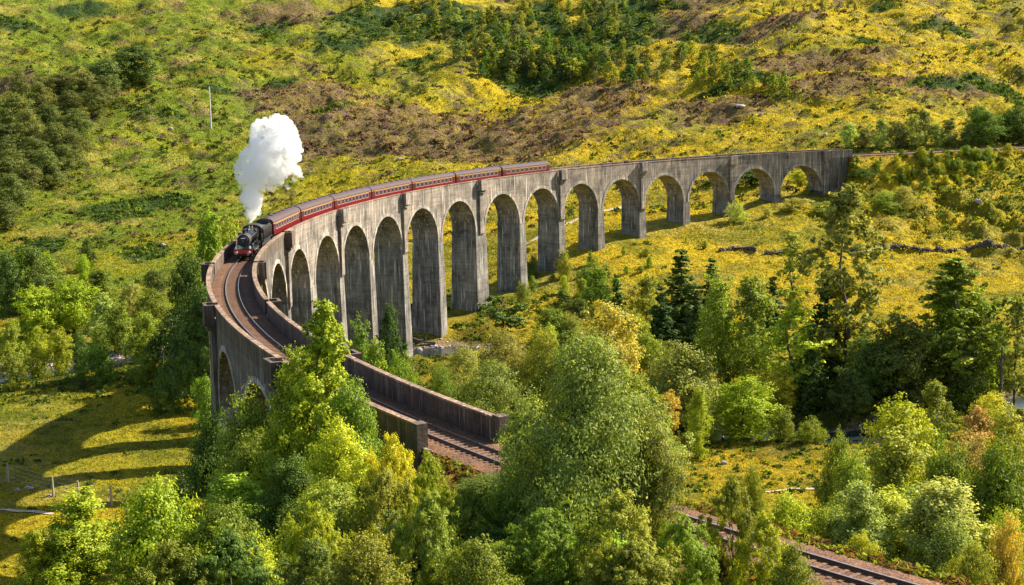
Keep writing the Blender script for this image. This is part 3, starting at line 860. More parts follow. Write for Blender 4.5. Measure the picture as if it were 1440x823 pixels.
# ------------------------------------------------------------------ smoke
def build_smoke():
    import bmesh
    puffs = [(352,311,4),(353,304,8),(355,296,12),(356,287,14),(352,277,16),(353,267,13),(348,257,13),(360,258,15),(345,246,13),(362,244,17),(378,246,16),(390,250,12),(340,238,11),(336,250,7),
             (345,230,13),(362,226,20),(382,230,20),(398,234,17),(412,238,10),(420,246,5),(426,250,3),(414,252,5),(352,214,11),(368,208,17),(388,212,20),(406,214,16),(418,222,8),(344,218,9),
             (364,196,13),(380,192,18),(398,196,19),(412,200,12),(356,190,7),(362,180,10),(374,178,12),(394,180,16),(408,184,11),(388,170,10),(400,169,8),(364,172,7),(418,206,7),(404,262,5),(382,262,9),(424,212,4),(358,182,6),(334,232,6)]
    chim = np.array(lo.location)+np.array([0, 0, 0])
    D0 = PRJ(np.array([lo.location[0], lo.location[1], 3]))[2]+2.0
    bm = bmesh.new(); rs = random.Random(5)
    for px, py, rp in puffs:
        for q in range(1+14*(rp > 9)):
            r = rp*D0/F*(.92 if q == 0 else rs.uniform(.26, .46))
            k = (312-py)/150.0
            p = U(px, py, D0+rs.uniform(-.6, .6)*rp*D0/F+k*2.0)
            if q:
                a = rs.uniform(0, 6.28); e = rs.uniform(-1, 1); rr = rp*D0/F*.82
                p = p+rr*np.array([math.cos(a)*math.sqrt(1-e*e), math.sin(a)*math.sqrt(1-e*e), e])
            bmesh.ops.create_icosphere(bm, subdivisions=2 if q else 3, radius=r, matrix=Matrix.Translation(Vector(p)))
    c0 = U(352, 312, D0)
    bmesh.ops.translate(bm, verts=bm.verts, vec=-Vector(c0))
    me = bpy.data.meshes.new('smoke'); bm.to_mesh(me); bm.free()
    o = link('smoke', me); o.location = c0
    rm = o.modifiers.new('r', 'REMESH'); rm.mode = 'VOXEL'; rm.voxel_size = .13
    for nm, sc_, st_ in (('a', 1.3, .6), ('b', .5, .30), ('c', .22, .22)):
        tx = bpy.data.textures.new('smoke_'+nm, 'CLOUDS'); tx.noise_scale = sc_; tx.noise_depth = 2; tx.noise_basis = 'VORONOI_F1' if nm == 'b' else 'ORIGINAL_PERLIN'
        dm = o.modifiers.new(nm, 'DISPLACE'); dm.texture = tx; dm.strength = st_*(-1 if nm == 'b' else 1); dm.mid_level = .5; dm.texture_coords = 'LOCAL'
    m = bpy.data.materials.new('steam'); m.use_nodes = True; N = m.node_tree.nodes; L = m.node_tree.links
    N.remove(N['Principled BSDF'])
    v = N.new('ShaderNodeVolumePrincipled'); v.inputs['Color'].default_value = (.988, .988, .990, 1); v.inputs['Density'].default_value = 1.5
    tcs = N.new('ShaderNodeTexCoord'); nz = N.new('ShaderNodeTexNoise'); nz.inputs['Scale'].default_value = .9; nz.inputs['Detail'].default_value = 3; L.new(tcs.outputs['Object'], nz.inputs['Vector'])
    mr = N.new('ShaderNodeMapRange'); mr.inputs[1].default_value = .40; mr.inputs[2].default_value = .56; mr.inputs[3].default_value = .06; mr.inputs[4].default_value = 2.0; L.new(nz.outputs[0], mr.inputs[0]); L.new(mr.outputs[0], v.inputs['Density'])
    L.new(v.outputs[0], N['Material Output'].inputs['Volume'])
    me.materials.append(m)
    tag(o, 'thick billowing white steam plume rising from the locomotive chimney', 'smoke', kind='stuff')
build_smoke()
#TREES
# ------------------------------------------------------------------ vegetation
def cards(P, nrm, size, aspect=1.6, r=rng, up=None):
    """rhombic leaf cards: centres P, normals, sizes"""
    n = len(P)
    nrm = nrm/(np.linalg.norm(nrm, axis=1)[:, None]+1e-9)
    a = r.normal(size=(n, 3)) if up is None else up+r.normal(size=(n, 3))*.35
    t = np.cross(nrm, a); t /= (np.linalg.norm(t, axis=1)[:, None]+1e-9)
    b = np.cross(nrm, t)
    sz = (size*r.uniform(.6, 1.3, n))[:, None]
    if up is not None: t, b = b, t
    V = np.stack([P-t*sz*aspect*.5, P-b*sz*.5+nrm*sz*.08, P+t*sz*aspect*.5, P+b*sz*.5-nrm*sz*.08], 1).reshape(-1, 3)
    Fq = np.arange(4*n).reshape(n, 4)
    return V, Fq
NSUB = dict(round=900, birch=900, ash=1100, column=420, shrub=520, willow=1500, spruce=1500, pine=260, feather=800)
def crown_mesh(name, sp, N, leaf, seed, aspect):
    """crown in unit height; aspect = width/height; returns crown mesh, limb targets"""
    r = np.random.default_rng(seed)
    hw = aspect/2; C = []; lean = r.normal(0, .03, 2)
    def add(x, y, z, rad, sq=.8): C.append((x, y, z, rad, sq))
    if sp in ('round', 'birch', 'ash', 'column', 'shrub', 'willow', 'feather'):
        z0, peak, nc, rad = dict(round=(.14, .5, 46, .125), birch=(.10, .38, 60, .085), ash=(.18, .5, 90, .048), column=(.12, .45, 34, .06), shrub=(.02, .30, 26, .15), willow=(.02, .35, 50, .12), feather=(.02, .42, 70, .085))[sp]
        rad *= max(.75, min(1.6, aspect/.7)) if sp in ('round', 'willow', 'shrub') else 1
        for i in range(nc):
            q = (i+.5)/nc; q = min(1, max(0, q+r.normal(0, .03)))
            if q < peak: f = .62+.38*math.sin(q/peak*math.pi/2)
            else: f = max(.05, 1-((q-peak)/(1-peak))**(1.7 if sp in ('round', 'willow', 'shrub') else (1.7 if sp == 'feather' else 1.35)))**(.62 if sp in ('round', 'willow', 'shrub', 'feather') else .75)
            f *= r.uniform(.68, 1.32)
            a = i*2.39996+r.normal(0, .35)
            rr = hw*f*(r.uniform(.25, 1.0)**.5) - rad*.55
            rr = max(0, rr)
            z = z0+(1-z0-rad*.7)*q
            add(math.cos(a)*rr+lean[0]*z, math.sin(a)*rr+lean[1]*z, z+r.normal(0, .02), rad*r.uniform(.5, 1.35), {'birch': 1.25, 'feather': 1.5, 'ash': .9}.get(sp, .78))
    elif sp == 'spruce':
        lv = 15
        for i in range(lv):
            q = i/(lv-1); z = .07+.90*q; w_ = hw*(1-q)**.85+.012
            nb = max(3, int(9*(1-q)+3))
            for k in range(nb):
                a = 2*math.pi*k/nb+i*.7+r.normal(0, .15); m_ = w_*r.uniform(.7, 1.12)
                for t in (.35, .68, .95):
                    add(math.cos(a)*m_*t, math.sin(a)*m_*t, z-.05*t*(1-q)+r.normal(0, .006), .055*(1-.35*q)*(1.2-.4*t), .6)
        add(0, 0, .985, .010, 1.5)
    elif sp == 'pine':
        for i in range(20):
            q = r.uniform(.5, 1); a = r.uniform(0, 6.28); rr = hw*r.uniform(.15, .95)*(1.15-.5*abs(q-.68)/.3)
            add(math.cos(a)*rr, math.sin(a)*rr, .08+.84*q, r.uniform(.07, .12), .42)
    C = np.array(C)
    wgt = C[:, 3]**2; wgt = wgt/wgt.sum()
    idx = r.choice(len(C), N, p=wgt)
    ns = max(60, int(NSUB[sp]*(N/BASEN[sp][0])**.6))
    ci = r.choice(len(C), ns, p=wgt)
    d0 = r.normal(size=(ns, 3)); d0 /= np.linalg.norm(d0, axis=1)[:, None]
    u0 = r.uniform(.25, 1.12, ns)**.6
    SC = C[ci, :3]+d0*(C[ci, 3]*u0)[:, None]*np.stack([np.ones(ns), np.ones(ns), C[ci, 4]], 1)
    sr = C[ci, 3]*r.uniform(.16, .42, ns)
    idx = r.choice(ns, N, p=sr**1.5/(sr**1.5).sum())
    d = r.normal(size=(N, 3)); d /= np.linalg.norm(d, axis=1)[:, None]
    P = SC[idx]+d*(sr[idx]*np.abs(r.normal(.75, .35, N)))[:, None]*np.array([1, 1, .75])
    P[:, 2] = np.maximum(P[:, 2], .004)
    if sp == 'birch': P[:, 2] -= r.exponential(.016, N)
    if sp == 'feather': P[:, 2] += r.exponential(.012, N)
    d = d*.8+d0[idx]*.5
    out = P-np.array([0, 0, .4]); out[:, 2] *= .6
    nrm = d*.8+out/(np.linalg.norm(out, axis=1)[:, None])*.7+r.normal(size=(N, 3))*.65+np.array([0, 0, .35])
    up = None
    if sp == 'feather': up = np.tile([0, 0, 1.0], (N, 1))
    V, Fq = cards(P, nrm, leaf, {'feather': 3.4, 'spruce': 2.4, 'pine': 2.6, 'ash': 1.9, 'willow': 2.2}.get(sp, 1.5), r, up)
    cl = r.uniform(-.22, .22, ns)
    rnd = np.clip(.5+cl[idx]+r.normal(0, .22, N), 0, 1)
    me = big_mesh(name, V, Fq, MT['needle'] if sp in ('spruce', 'pine') else MT['leaf'], False, {'rnd': ('FLOAT', np.repeat(rnd, 4))})
    return me, C, r
def trunk_mesh(name, sp, C, r, mtl, aspect, nl=16):
    mb = MB(); th = dict(round=.018, birch=.011, ash=.010, column=.009, shrub=.008, willow=.013, spruce=.012, pine=.017, feather=.008)[sp]
    if sp in ('shrub', 'willow', 'feather'):
        for k in range(5):
            c = C[r.integers(len(C))]; mb.tube([(0, 0, -.03), (c[0]*.4, c[1]*.4, c[2]*.45), (c[0]*.9, c[1]*.9, c[2])], [th, th*.7, th*.25], 5)
        return mb
    top = .93 if sp not in ('round',) else .72
    sway = r.normal(0, .012, (6, 2)); pts = [(sway[k][0]*k*.5, sway[k][1]*k*.5, -.03+(top+.03)*k/5) for k in range(6)]
    mb.tube(pts, [th*1.35, th, th*.82, th*.6, th*.38, th*.12], 7)
    if sp == 'spruce': return mb
    sel = r.choice(len(C), min(nl, len(C)), replace=False)
    for i in sel:
        c = C[i]; z0 = max(.10, c[2]-.10-.45*math.hypot(c[0], c[1])); k = min(4.99, (z0+.03)/(top+.03)*5); a = int(k)
        fx = np.array(pts[a])*(1-k+a)+np.array(pts[min(5, a+1)])*(k-a)
        mid = (fx+c[:3])/2+np.array([0, 0, .03])
        mb.tube([fx, mid, c[:3]], [th*.42, th*.28, th*.10], 4, False)
    return mb
BARK = dict(round='bark', birch='birchbark', ash='bark', column='bark', shrub='bark', willow='bark', spruce='bark', pine='pinebark', feather='bark')
ASP = dict(round=.85, birch=.52, ash=.42, column=.28, shrub=1.15, willow=1.05, spruce=.42, pine=.75, feather=.95)
LOD = dict(hi=(1.1, 1.0), mid=(.42, 1.3), far=(.09, 2.5))
BASEN = dict(round=(36000, .0135), birch=(36000, .0105), ash=(30000, .0095), column=(11000, .010), shrub=(26000, .019), willow=(56000, .0095), spruce=(34000, .012), pine=(12000, .012), feather=(30000, .010))
VAR = {}
def variant(sp, lod, v):
    key = (sp, lod, v)
    if key not in VAR:
        n0, l0 = BASEN[sp]; fn, fl_ = LOD[lod]; asp = ASP[sp]
        me, C, r = crown_mesh('crown_'+sp, sp, int(n0*fn), l0*fl_, 100+v*7+len(sp), asp)
        t = None
        if lod != 'far' or True:
            mb = trunk_mesh('trunk', sp, C, r, None, asp, 18 if lod == 'hi' else (10 if lod == 'mid' else 3))
            t = bpy.data.meshes.new('trunk_'+sp); t.from_pydata(mb.v, [], mb.f); t.materials.append(MT[BARK[sp]])
            t.polygons.foreach_set('use_smooth', [True]*len(t.polygons)); t.update()
        VAR[key] = (me, t, asp)
    return VAR[key]
NAMES = dict(round='broadleaf_tree', birch='birch_tree', ash='ash_tree', column='poplar_tree', shrub='bush', willow='willow_tree', spruce='spruce_tree', pine='pine_tree', feather='broom_bush')
NT = [0]
COLS = dict(yg=(.30, .33, .018), birch=(.25, .28, .03), green=(.16, .22, .02), dark=(.10, .145, .02), grey=(.25, .27, .05), gold=(.34, .30, .05), orange=(.30, .22, .06), fir=(.06, .105, .022), yel=(.37, .39, .025), olive=(.21, .24, .025), pale=(.31, .34, .07), bright=(.23, .31, .015), pine=(.075, .13, .022), gully=(.12, .145, .03), hill=(.15, .175, .045), deep=(.065, .105, .018), lime=(.30, .36, .03))
def tree(sp, px, ytop, wpx, D=None, ybase=None, col='green', label=None, group=None, lod=None, cat=None, v=None, sink=.15):
    if D is None:
        r_ = march(px, ybase)
        if r_ is None: return None
        P, D = r_
    else: P = U(px, 400, D)
    x, y = P[0], P[1]
    z = float(HT(x, y)[0])
    # top from the sight line
    zt = U(px, ytop, D)[2]
    h = max(1.0, zt-z)
    w_ = wpx*D/F
    if lod is None: lod = 'hi' if D < 175 else ('mid' if D < 430 else 'far')
    NT[0] += 1
    if v is None: v = NT[0] % (3 if lod != 'hi' else 2)
    me, t, asp = variant(sp, lod, v)
    root = empty(NAMES[sp], (x, y, z-sink), random.uniform(0, 6.28))
    tag(root, label, cat or ('bush' if sp in ('shrub', 'feather') else 'tree'), group)
    c = link('crown', me, root); k = random.uniform(.76, 1.2)
    b = COLS[col]; k *= 1.4; c.color = (b[0]*k*random.uniform(.86, 1.18), b[1]*k, b[2]*k, 1)
    if t is not None: link('trunk', t, root)
    root.scale = (w_/asp, w_/asp, h)
    return root
def ordn(i):
    w_ = ['first', 'second', 'third', 'fourth', 'fifth', 'sixth', 'seventh', 'eighth', 'ninth', 'tenth', 'eleventh', 'twelfth']
    return w_[i] if i < len(w_) else str(i+1)+({1: 'st', 2: 'nd', 3: 'rd'}.get((i+1) % 10, 'th') if (i+1) not in (11, 12, 13) else 'th')
def row(lst, phrase, group, **kw):
    """a row of look-alikes: each gets its place counted from the left"""
    lst = sorted(lst, key=lambda a: a[1])
    for i, a in enumerate(lst):
        sp, px, yt, wd, D, yb, col = a
        n = {'shrub': 'bush', 'feather': 'bush', 'birch': 'birch', 'spruce': 'spruce', 'pine': 'pine', 'willow': 'willow', 'column': 'slim tree', 'ash': 'open tree', 'round': 'round tree'}[sp]
        cn = {'yg': 'yellow-green', 'birch': 'light green', 'green': 'green', 'dark': 'dark green', 'grey': 'grey-green', 'gold': 'golden', 'orange': 'orange-brown', 'fir': 'blackish', 'yel': 'yellow', 'olive': 'olive', 'pale': 'pale', 'bright': 'bright green', 'pine': 'dark', 'gully': 'dusky olive', 'hill': 'dull green', 'deep': 'very dark', 'lime': 'lime'}[col]
        tree(sp, px, yt, wd, D, yb, col, '%s %s, %s from left %s' % (cn, n, ordn(i), phrase), group, **kw)

# -- hand placed trees
T = [
 # middle distance, right of the viaduct
 ('ash',1192,250,140,250,None,'grey','very tall airy tree with open crown standing against the yellow meadow on the right'),
 ('column',1112,318,50,300,None,'olive','slim leaning poplar left of the very tall airy tree'),
 ('birch',1012,385,84,258,None,'birch','left of twin weeping birches in front of the dark spruces'),
 ('birch',1054,388,104,255,None,'birch','right of twin weeping birches in front of the dark spruces'),
 ('ash',1112,425,90,240,None,'yel','bright yellow slender maple beside the weeping birches'),
 ('round',1100,520,70,238,None,'yel','low yellow-leaved tree at the foot of the slender yellow maple'),
 ('spruce',958,348,101,290,None,'pine','tallest dark spruce left of the weeping birches'),
 ('spruce',1002,362,68,296,None,'fir','narrow black-green spruce directly behind the weeping birches'),
 ('spruce',930,402,65,282,None,'fir','shorter dark spruce leftmost of the spruce stand'),
 ('spruce',980,400,60,278,None,'fir','dark low spruce squeezed between the spruce stand and the birches'),
 ('spruce',1086,388,62,285,None,'fir','dark spruce between the weeping birches and the slim poplar'),
 ('spruce',1160,380,68,250,None,'fir','dark spruce just left under the very tall airy tree'),
 ('spruce',1143,455,57,238,None,'deep','blackish spruce behind the yellow maple'),
 ('spruce',1178,400,44,252,None,'yg','yellow-green narrow conifer under the very tall airy tree'),
 ('round',1222,470,86,240,None,'dark','dark broad tree left of the gnarled oak'),
 ('round',1195,520,70,232,None,'deep','very dark leafy tree at the shaded edge of the right meadow'),
 ('round',1272,446,122,238,None,'dark','gnarled dark green oak in front of the right meadow'),
 ('ash',1352,365,150,240,None,'green','large green upright ash with layered boughs on the right'),
 ('birch',1330,395,84,244,None,'green','left stem of the large green ash group on the right'),
 ('birch',1382,405,80,243,None,'green','right stem of the large green ash group on the right'),
 ('round',1350,480,100,239,None,'dark','dark leafy understorey tree below the large green ash'),
 ('ash',1432,412,66,240,None,'grey','thin grey-green tree with bare trunk at the right edge'),
 ('round',858,428,118,252,None,'gold','golden yellow rounded tree in the middle of the wood'),
 ('round',893,437,50,275,None,'lime','lime green small tree just behind the golden tree'),
 ('round',912,470,64,268,None,'green','deep green round tree right of the golden tree'),
 ('birch',905,385,52,305,None,'birch','light birch at the edge of the meadow behind the golden tree'),
 ('birch',842,368,62,300,None,'green','green birch left of the edge of meadow, beyond the golden tree'),
 ('birch',812,420,56,290,None,'dark','dark birch close left of the golden tree'),
 ('spruce',868,385,47,300,None,'pine','small dark spruce peeping up behind the golden tree'),
 ('round',775,430,66,285,None,'green','mid green tree below the tallest right piers'),
 ('pine',707,412,84,292,None,'pine','flat topped scots pine with orange trunk near the viaduct piers'),
 ('round',962,486,130,232,None,'grey','grey-green spreading tree below the weeping birches'),
 ('round',940,552,42,222,None,'gold','small golden bush-like tree below the spreading grey-green tree'),
 ('willow',992,560,60,215,None,'olive','dark olive willow left of the bright round tree'),
 ('round',1046,536,116,218,None,'bright','bright green rounded tree by the riverside path'),
 ('shrub',1104,580,46,214,None,'olive','rounded olive bush right of the bright green rounded tree'),
 ('shrub',1142,590,44,212,None,'green','small green bush under the yellow maple by the path'),
 ('willow',650,490,92,250,None,'grey','silvery willow nearest to the viaduct piers'),
 ('willow',706,462,92,258,None,'grey','larger silvery willow below the scots pine'),
 ('willow',760,468,84,250,None,'olive','dull willow between the silvery willows and the golden tree'),
 ('birch',768,458,46,256,None,'yg','yellow-green birch rising out of the willows'),
 ('willow',690,505,110,228,None,'grey','grey willow thicket just beyond the near parapet'),
 ('willow',620,520,70,225,None,'green','green willow scrub just beyond the near parapet'),
 ('birch',548,425,44,262,None,'pine','dark fir-like tree standing between two viaduct piers'),
 ('birch',505,452,56,232,None,'green','light green tree in front of the tall piers left of centre'),
 ('shrub',560,490,60,235,None,'green','green bush at the foot of the tall viaduct piers'),
 ('birch',520,478,50,230,None,'bright','bright young birch at the foot of the tall piers'),
 ('round',880,520,110,215,None,'green','green tree in front of the golden tree'),
 ('round',920,575,110,185,None,'grey','grey-green tree just right of the large central tree'),
 ('birch',982,548,48,205,None,'yg','yellow-green birch beside the grey-green tree and path'),
 # foreground centre
 ('willow',822,496,262,79,None,'grey','largest foreground tree, grey-green, hiding the track in the centre'),
 ('round',745,560,120,84,None,'grey','left lobe tree beside the largest foreground tree'),
 ('round',915,590,110,80,None,'grey','right lower tree beside the largest foreground tree'),
 ('feather',865,715,170,68,None,'olive','feathery olive bush in front of the largest foreground tree'),
 ('feather',755,735,140,70,None,'green','deep green feathery bush bottom centre'),
 ('ash',440,425,120,104,None,'bright','bright airy rowan rising in front of the near parapet'),
 ('round',420,500,150,106,None,'bright','bright leafy tree beneath the airy rowan'),
 ('round',345,560,130,122,None,'green','green tree leaning against the outer viaduct wall'),
 ('round',490,545,96,100,None,'green','leafy tree right of the airy rowan'),
 ('round',285,585,110,146,None,'dark','dark tree hiding the foot of the outer pier'),
 ('round',350,620,130,112,None,'olive','olive tree between the outer wall and the pale birch'),
 ('round',465,600,130,90,None,'yg','yellow-green rounded tree in the middle of the near thicket'),
 ('feather',545,625,110,88,None,'yg','plumed yellow-green broom near the end of the outer parapet'),
 ('feather',600,655,90,84,None,'yg','grassy bright broom beside the ballast slope'),
 ('feather',650,700,120,78,None,'green','fresh green broom thicket below the ballast slope'),
 ('round',705,690,100,80,None,'green','green leafy tree below the track near centre'),
 ('birch',320,680,140,100,None,'lime','pale lime birch low on the left of the thicket'),
 ('birch',256,722,100,104,None,'yg','yellow-green birch left of the pale lime birch'),
 ('round',400,655,120,96,None,'dark','dark leafy tree in the shadowed heart of the thicket'),
 ('feather',525,680,130,80,None,'olive','olive feathered bush in the near thicket'),
 ('feather',430,725,120,76,None,'yg','yellow tinged bush at the bottom of the thicket'),
 ('feather',590,715,130,72,None,'olive','tall olive broom at the bottom centre edge'),
 ('shrub',660,765,130,66,None,'green','low green bush at the bottom edge near centre'),
 ('shrub',500,775,140,66,None,'olive','low olive bush at the bottom edge left of centre'),
 ('shrub',340,775,140,72,None,'yg','low bright bush at the bottom edge under the pale lime birch'),
 ('birch',85,708,140,112,None,'yel','yellowing birch alone in the bottom left corner'),
 ('birch',30,760,80,110,None,'yg','small birch in the very bottom left corner'),
 ('spruce',240,672,55,168,None,'fir','young spruce with bare spire left of the thicket'),
 ('shrub',215,725,70,150,None,'dark','dark bush beside the young spruce'),
 # foreground right
 ('feather',1035,690,100,76,None,'olive','olive gold bush right beside the near track'),
 ('shrub',1105,700,110,108,None,'yel','yellow-green mounded bush beyond the near track'),
 ('shrub',1060,672,44,160,None,'olive','small lone bush on the small right meadow'),
 ('feather',960,745,120,70,None,'green','green bush bottom right of the largest foreground tree'),
 ('feather',1075,745,110,70,None,'yg','yellow-green broom in front of the near track'),
 ('shrub',1120,775,90,66,None,'olive','low olive broom at the bottom edge just before the rails'),
 ('shrub',1165,735,90,98,None,'bright','bright bush right behind the near rail'),
 ('shrub',1215,760,90,92,None,'yg','second bright bush right behind the near rail'),
 ('birch',1262,625,175,125,None,'birch','large light birch left of the right foreground wood'),
 ('round',1205,650,110,140,None,'olive','olive birch at the right side of the small meadow'),
 ('round',1182,618,66,165,None,'olive','dull olive tree beyond the small right meadow'),
 ('birch',1350,690,200,96,None,'pale','pale feathery birch near the bottom right corner'),
 ('birch',1262,718,150,100,None,'birch','light birch just above the rails at the bottom right'),
 ('round',1270,562,130,180,None,'yg','yellow-green crown in front of the gnarled oak'),
 ('birch',1322,540,60,212,None,'olive','olive birch below the large green ash'),
 ('birch',1380,580,76,190,None,'orange','orange-brown dying tree on the right'),
 ('shrub',1372,620,80,175,None,'orange','russet bush at the foot of the orange-brown dying tree'),
 ('round',1425,582,110,180,None,'olive','olive tree right of the orange-brown tree'),
 ('round',1420,628,150,125,None,'green','broad green tree at the right edge'),
 ('round',1335,635,130,130,None,'olive','brownish olive tree in the middle of the right wood'),
 ('shrub',1430,750,80,90,None,'gold','golden bush in the bottom right corner'),
 ('shrub',1380,770,90,84,None,'olive','olive bush in the bottom right corner left of the golden one'),
 ('shrub',1400,560,70,215,None,'yg','yellow-green bush under the thin grey-green tree'),
 # far end of viaduct
 ('shrub',1033,278,28,388,None,'pale','pale bush at the foot of the third pier from the far end'),
 ('shrub',1078,290,20,390,None,'grey','small pale bush under the second arch from the far end'),
 ('round',1124,236,40,425,None,'yel','yellow tree seen through the farthest arch'),
 ('round',1000,252,46,450,None,'deep','dark tree seen through the third arch from the far end'),
 ('round',1080,262,44,420,None,'dark','dark green bush seen low through the second arch from the far end'),
 ('round',1055,238,60,440,None,'deep','dark tree seen through the second arch from the far end'),
 ('round',1160,250,40,425,None,'dark','dark tree behind the far abutment, seen through the farthest arch'),
 ('shrub',1118,275,54,396,None,'grey','grey-green bush at the foot of the farthest pier'),
 ('shrub',1158,282,60,392,None,'grey','grey-green bush below the far abutment'),
 ('shrub',1210,232,36,410,None,'dark','dark bush against the end of the far abutment'),
 ('shrub',1195,275,44,395,None,'olive','olive bush behind the top of the very tall airy tree'),
 ('willow',1268,258,50,398,None,'pale','straw-tinted bush at the foot of the embankment'),
 ('willow',1238,268,60,396,None,'olive','dark olive bush at the foot of the embankment'),
 ('round',1225,112,12,None,142,'hill','lone small tree on the open slope above the right wood'),
 ('column',331,32,8,None,48,'hill','lone small tree high on the left slope'),
 ('round',357,98,9,None,112,'hill','lone small tree above the pale pole'),
 ('round',268,100,10,None,113,'hill','lone small tree left of the pale pole'),
 ('column',890,112,14,None,138,'hill','lone slim tree below the hillside wood'),
 # left of the curve
 ('round',320,306,72,284,None,'lime','bright poplar-like tree just behind the locomotive'),
 ('birch',290,292,72,276,None,'bright','tallest bright tree left of the locomotive'),
 ('round',268,345,84,268,None,'dark','dark tall tree left of the curve of the viaduct'),
 ('round',275,405,86,256,None,'deep','very dark tree close left of the viaduct curve'),
 ('round',238,440,80,262,None,'deep','very dark tree left of the viaduct curve by the river'),
 ('round',272,480,70,240,None,'dark','round dark bush left of the outer pier'),
 ('shrub',240,500,66,235,None,'dark','dark bush left of the round dark bush by the outer pier'),
 ('shrub',280,530,50,228,None,'green','ferny green bush beside the outer pier'),
 ('round',100,388,80,318,None,'bright','light green tree in the centre of the left valley wood'),
 ('round',50,345,84,345,None,'dark','dark rounded tree at the back of the left valley'),
 ('round',12,355,50,340,None,'deep','dark tree at the left edge, back of the valley'),
 ('round',50,400,90,315,None,'bright','broad bright tree at the left of the valley wood'),
 ('birch',140,412,56,306,None,'pale','pale leafy tree right of the light green tree in the left valley'),
 ('shrub',182,395,40,335,None,'pale','pale rounded bush on the slope above the valley wood'),
 ('birch',165,425,56,300,None,'olive','olive birch by the dark gully'),
 ('round',205,440,64,292,None,'green','green tree by the dark gully left of the viaduct'),
 ('round',45,462,48,278,None,'yg','round yellow-green tree by the river bend'),
 ('round',78,462,44,276,None,'yg','second round yellow-green tree by the river bend'),
 ('round',8,452,50,274,None,'green','round green tree at the left edge by the river'),
 ('round',8,500,46,258,None,'green','green bush at the left edge in front of the river'),
 ('shrub',132,484,66,268,None,'green','green bush on the river bank right of the yellow-green pair'),
 ('shrub',198,495,52,262,None,'green','second green bush on the river bank'),
 ('round',105,470,36,284,None,'dark','small dark tree behind the river bend'),
]
for a in T:
    sp, px, yt, wd, D, yb, col, lab = a
    tree(sp, px, yt, wd, D, yb, col, lab)

# -- dark wood in the gully on the left hillside
L1 = [(188,72,84,120),(150,92,60,132),(118,108,50,150),(86,112,54,140),(150,118,40,150),(60,128,40,160),(100,140,50,172),(136,132,44,165),(20,140,60,185),(70,155,50,190),(110,165,46,196),(42,165,50,205),(10,185,60,218),(80,185,52,218),(106,198,44,225),
      (50,205,56,240),(96,215,46,250),(14,222,56,255),(66,222,50,262),(40,240,52,275),(100,190,40,212),(20,255,60,300),(76,240,48,262),(8,290,50,325),(130,100,34,128),(170,108,34,128),(204,108,30,122),(58,118,34,140),(30,112,30,150)]
row([(('round' if i else 'round'), px, yt-12, wd*1.08, None, yb, ('deep' if i == 0 else ('gully' if i % 3 else 'gully'))) for i, (px, yt, wd, yb) in enumerate(L1)], 'in the gully wood on the left hillside', 'trees of the gully wood on the left hillside', lod='mid')
# -- wood behind the far track
R1 = [(1195,172,34,211),(1215,178,30,211),(1238,166,34,211),(1262,170,36,210),(1282,160,34,209),(1300,152,32,208),(1318,172,30,209),(1335,168,32,208),(1388,155,64,207),(1425,148,60,207),(1360,172,28,208),(1440,165,40,207),(1410,160,46,203),(1270,190,24,211),(1375,145,40,200),(1432,140,34,196)]
row([(('birch' if wd < 35 else 'round'), px, yt, wd, None, yb-2, ('dark' if px > 1365 else ('hill' if i % 2 else 'pale'))) for i, (px, yt, wd, yb) in enumerate(R1)], 'in the wood behind the far right track', 'trees of the wood behind the far right track', lod='mid')
# -- thin birches and pines scattered over the hillside
def inpoly(x, y, P):
    c = False; j = len(P)-1
    for i in range(len(P)):
        if ((P[i][1] > y) != (P[j][1] > y)) and x < (P[j][0]-P[i][0])*(y-P[i][1])/(P[j][1]-P[i][1])+P[i][0]: c = not c
        j = i
    return c
def scatter(poly, n, lab, group, sizes, cols, sps, seed, mind=6):
    rs = random.Random(seed); xs = [p[0] for p in poly]; ys = [p[1] for p in poly]; done = []
    t = 0
    while len(done) < n and t < n*60:
        t += 1
        x = rs.uniform(min(xs), max(xs)); y = rs.uniform(min(ys), max(ys))
        if not inpoly(x, y, poly) or any(abs(x-a)+abs(y-b)*1.6 < mind for a, b in done): continue
        done.append((x, y))
    for i, (x, y) in enumerate(sorted(done)):
        h = rs.uniform(*sizes)
        tree(rs.choice(sps), x, y-h, h*rs.uniform(.5, 1.0), None, y, rs.choice(cols), lab+', '+ordn(i)+' from the left', group)
scatter([(640,72),(700,60),(780,66),(860,78),(890,100),(885,122),(800,128),(740,124),(650,106)], 62, 'small green tree in the dense hillside wood', 'trees of the dense hillside wood', (20, 36), ['green', 'birch', 'hill', 'green', 'pine'], ['birch', 'round', 'birch'], 1, 8)
scatter([(885,88),(960,80),(1040,96),(1112,122),(1108,140),(1000,134),(900,126)], 36, 'small tree in the strip right of the hillside wood', 'trees of the right hillside strip', (17, 32), ['green', 'hill', 'birch', 'olive'], ['birch', 'round'], 2, 8)
scatter([(462,0),(600,0),(700,30),(690,58),(560,50),(470,36)], 36, 'tiny birch on the slope left above the wood', 'tiny birches on the upper left slope', (14, 26), ['olive', 'hill', 'birch', 'pale'], ['birch', 'column', 'round'], 3, 9)
scatter([(640,70),(700,20),(760,20),(700,80)], 18, 'tiny tree in the gully above the wood', 'tiny trees in the gully above the dense wood', (14, 24), ['hill', 'birch', 'olive'], ['birch', 'round'], 4, 8)
scatter([(760,0),(950,0),(900,60),(860,72),(790,50)], 40, 'tiny tree on the steep top centre slope', 'tiny trees on the upper central slope', (13, 24), ['hill', 'green', 'hill', 'birch'], ['birch', 'round', 'column'], 5, 9)
scatter([(1060,10),(1200,6),(1210,14),(1070,20)], 14, 'small bush in the strip top right', 'bushes in the strip at the top right', (6, 12), ['green', 'hill'], ['birch', 'round'], 6, 8)
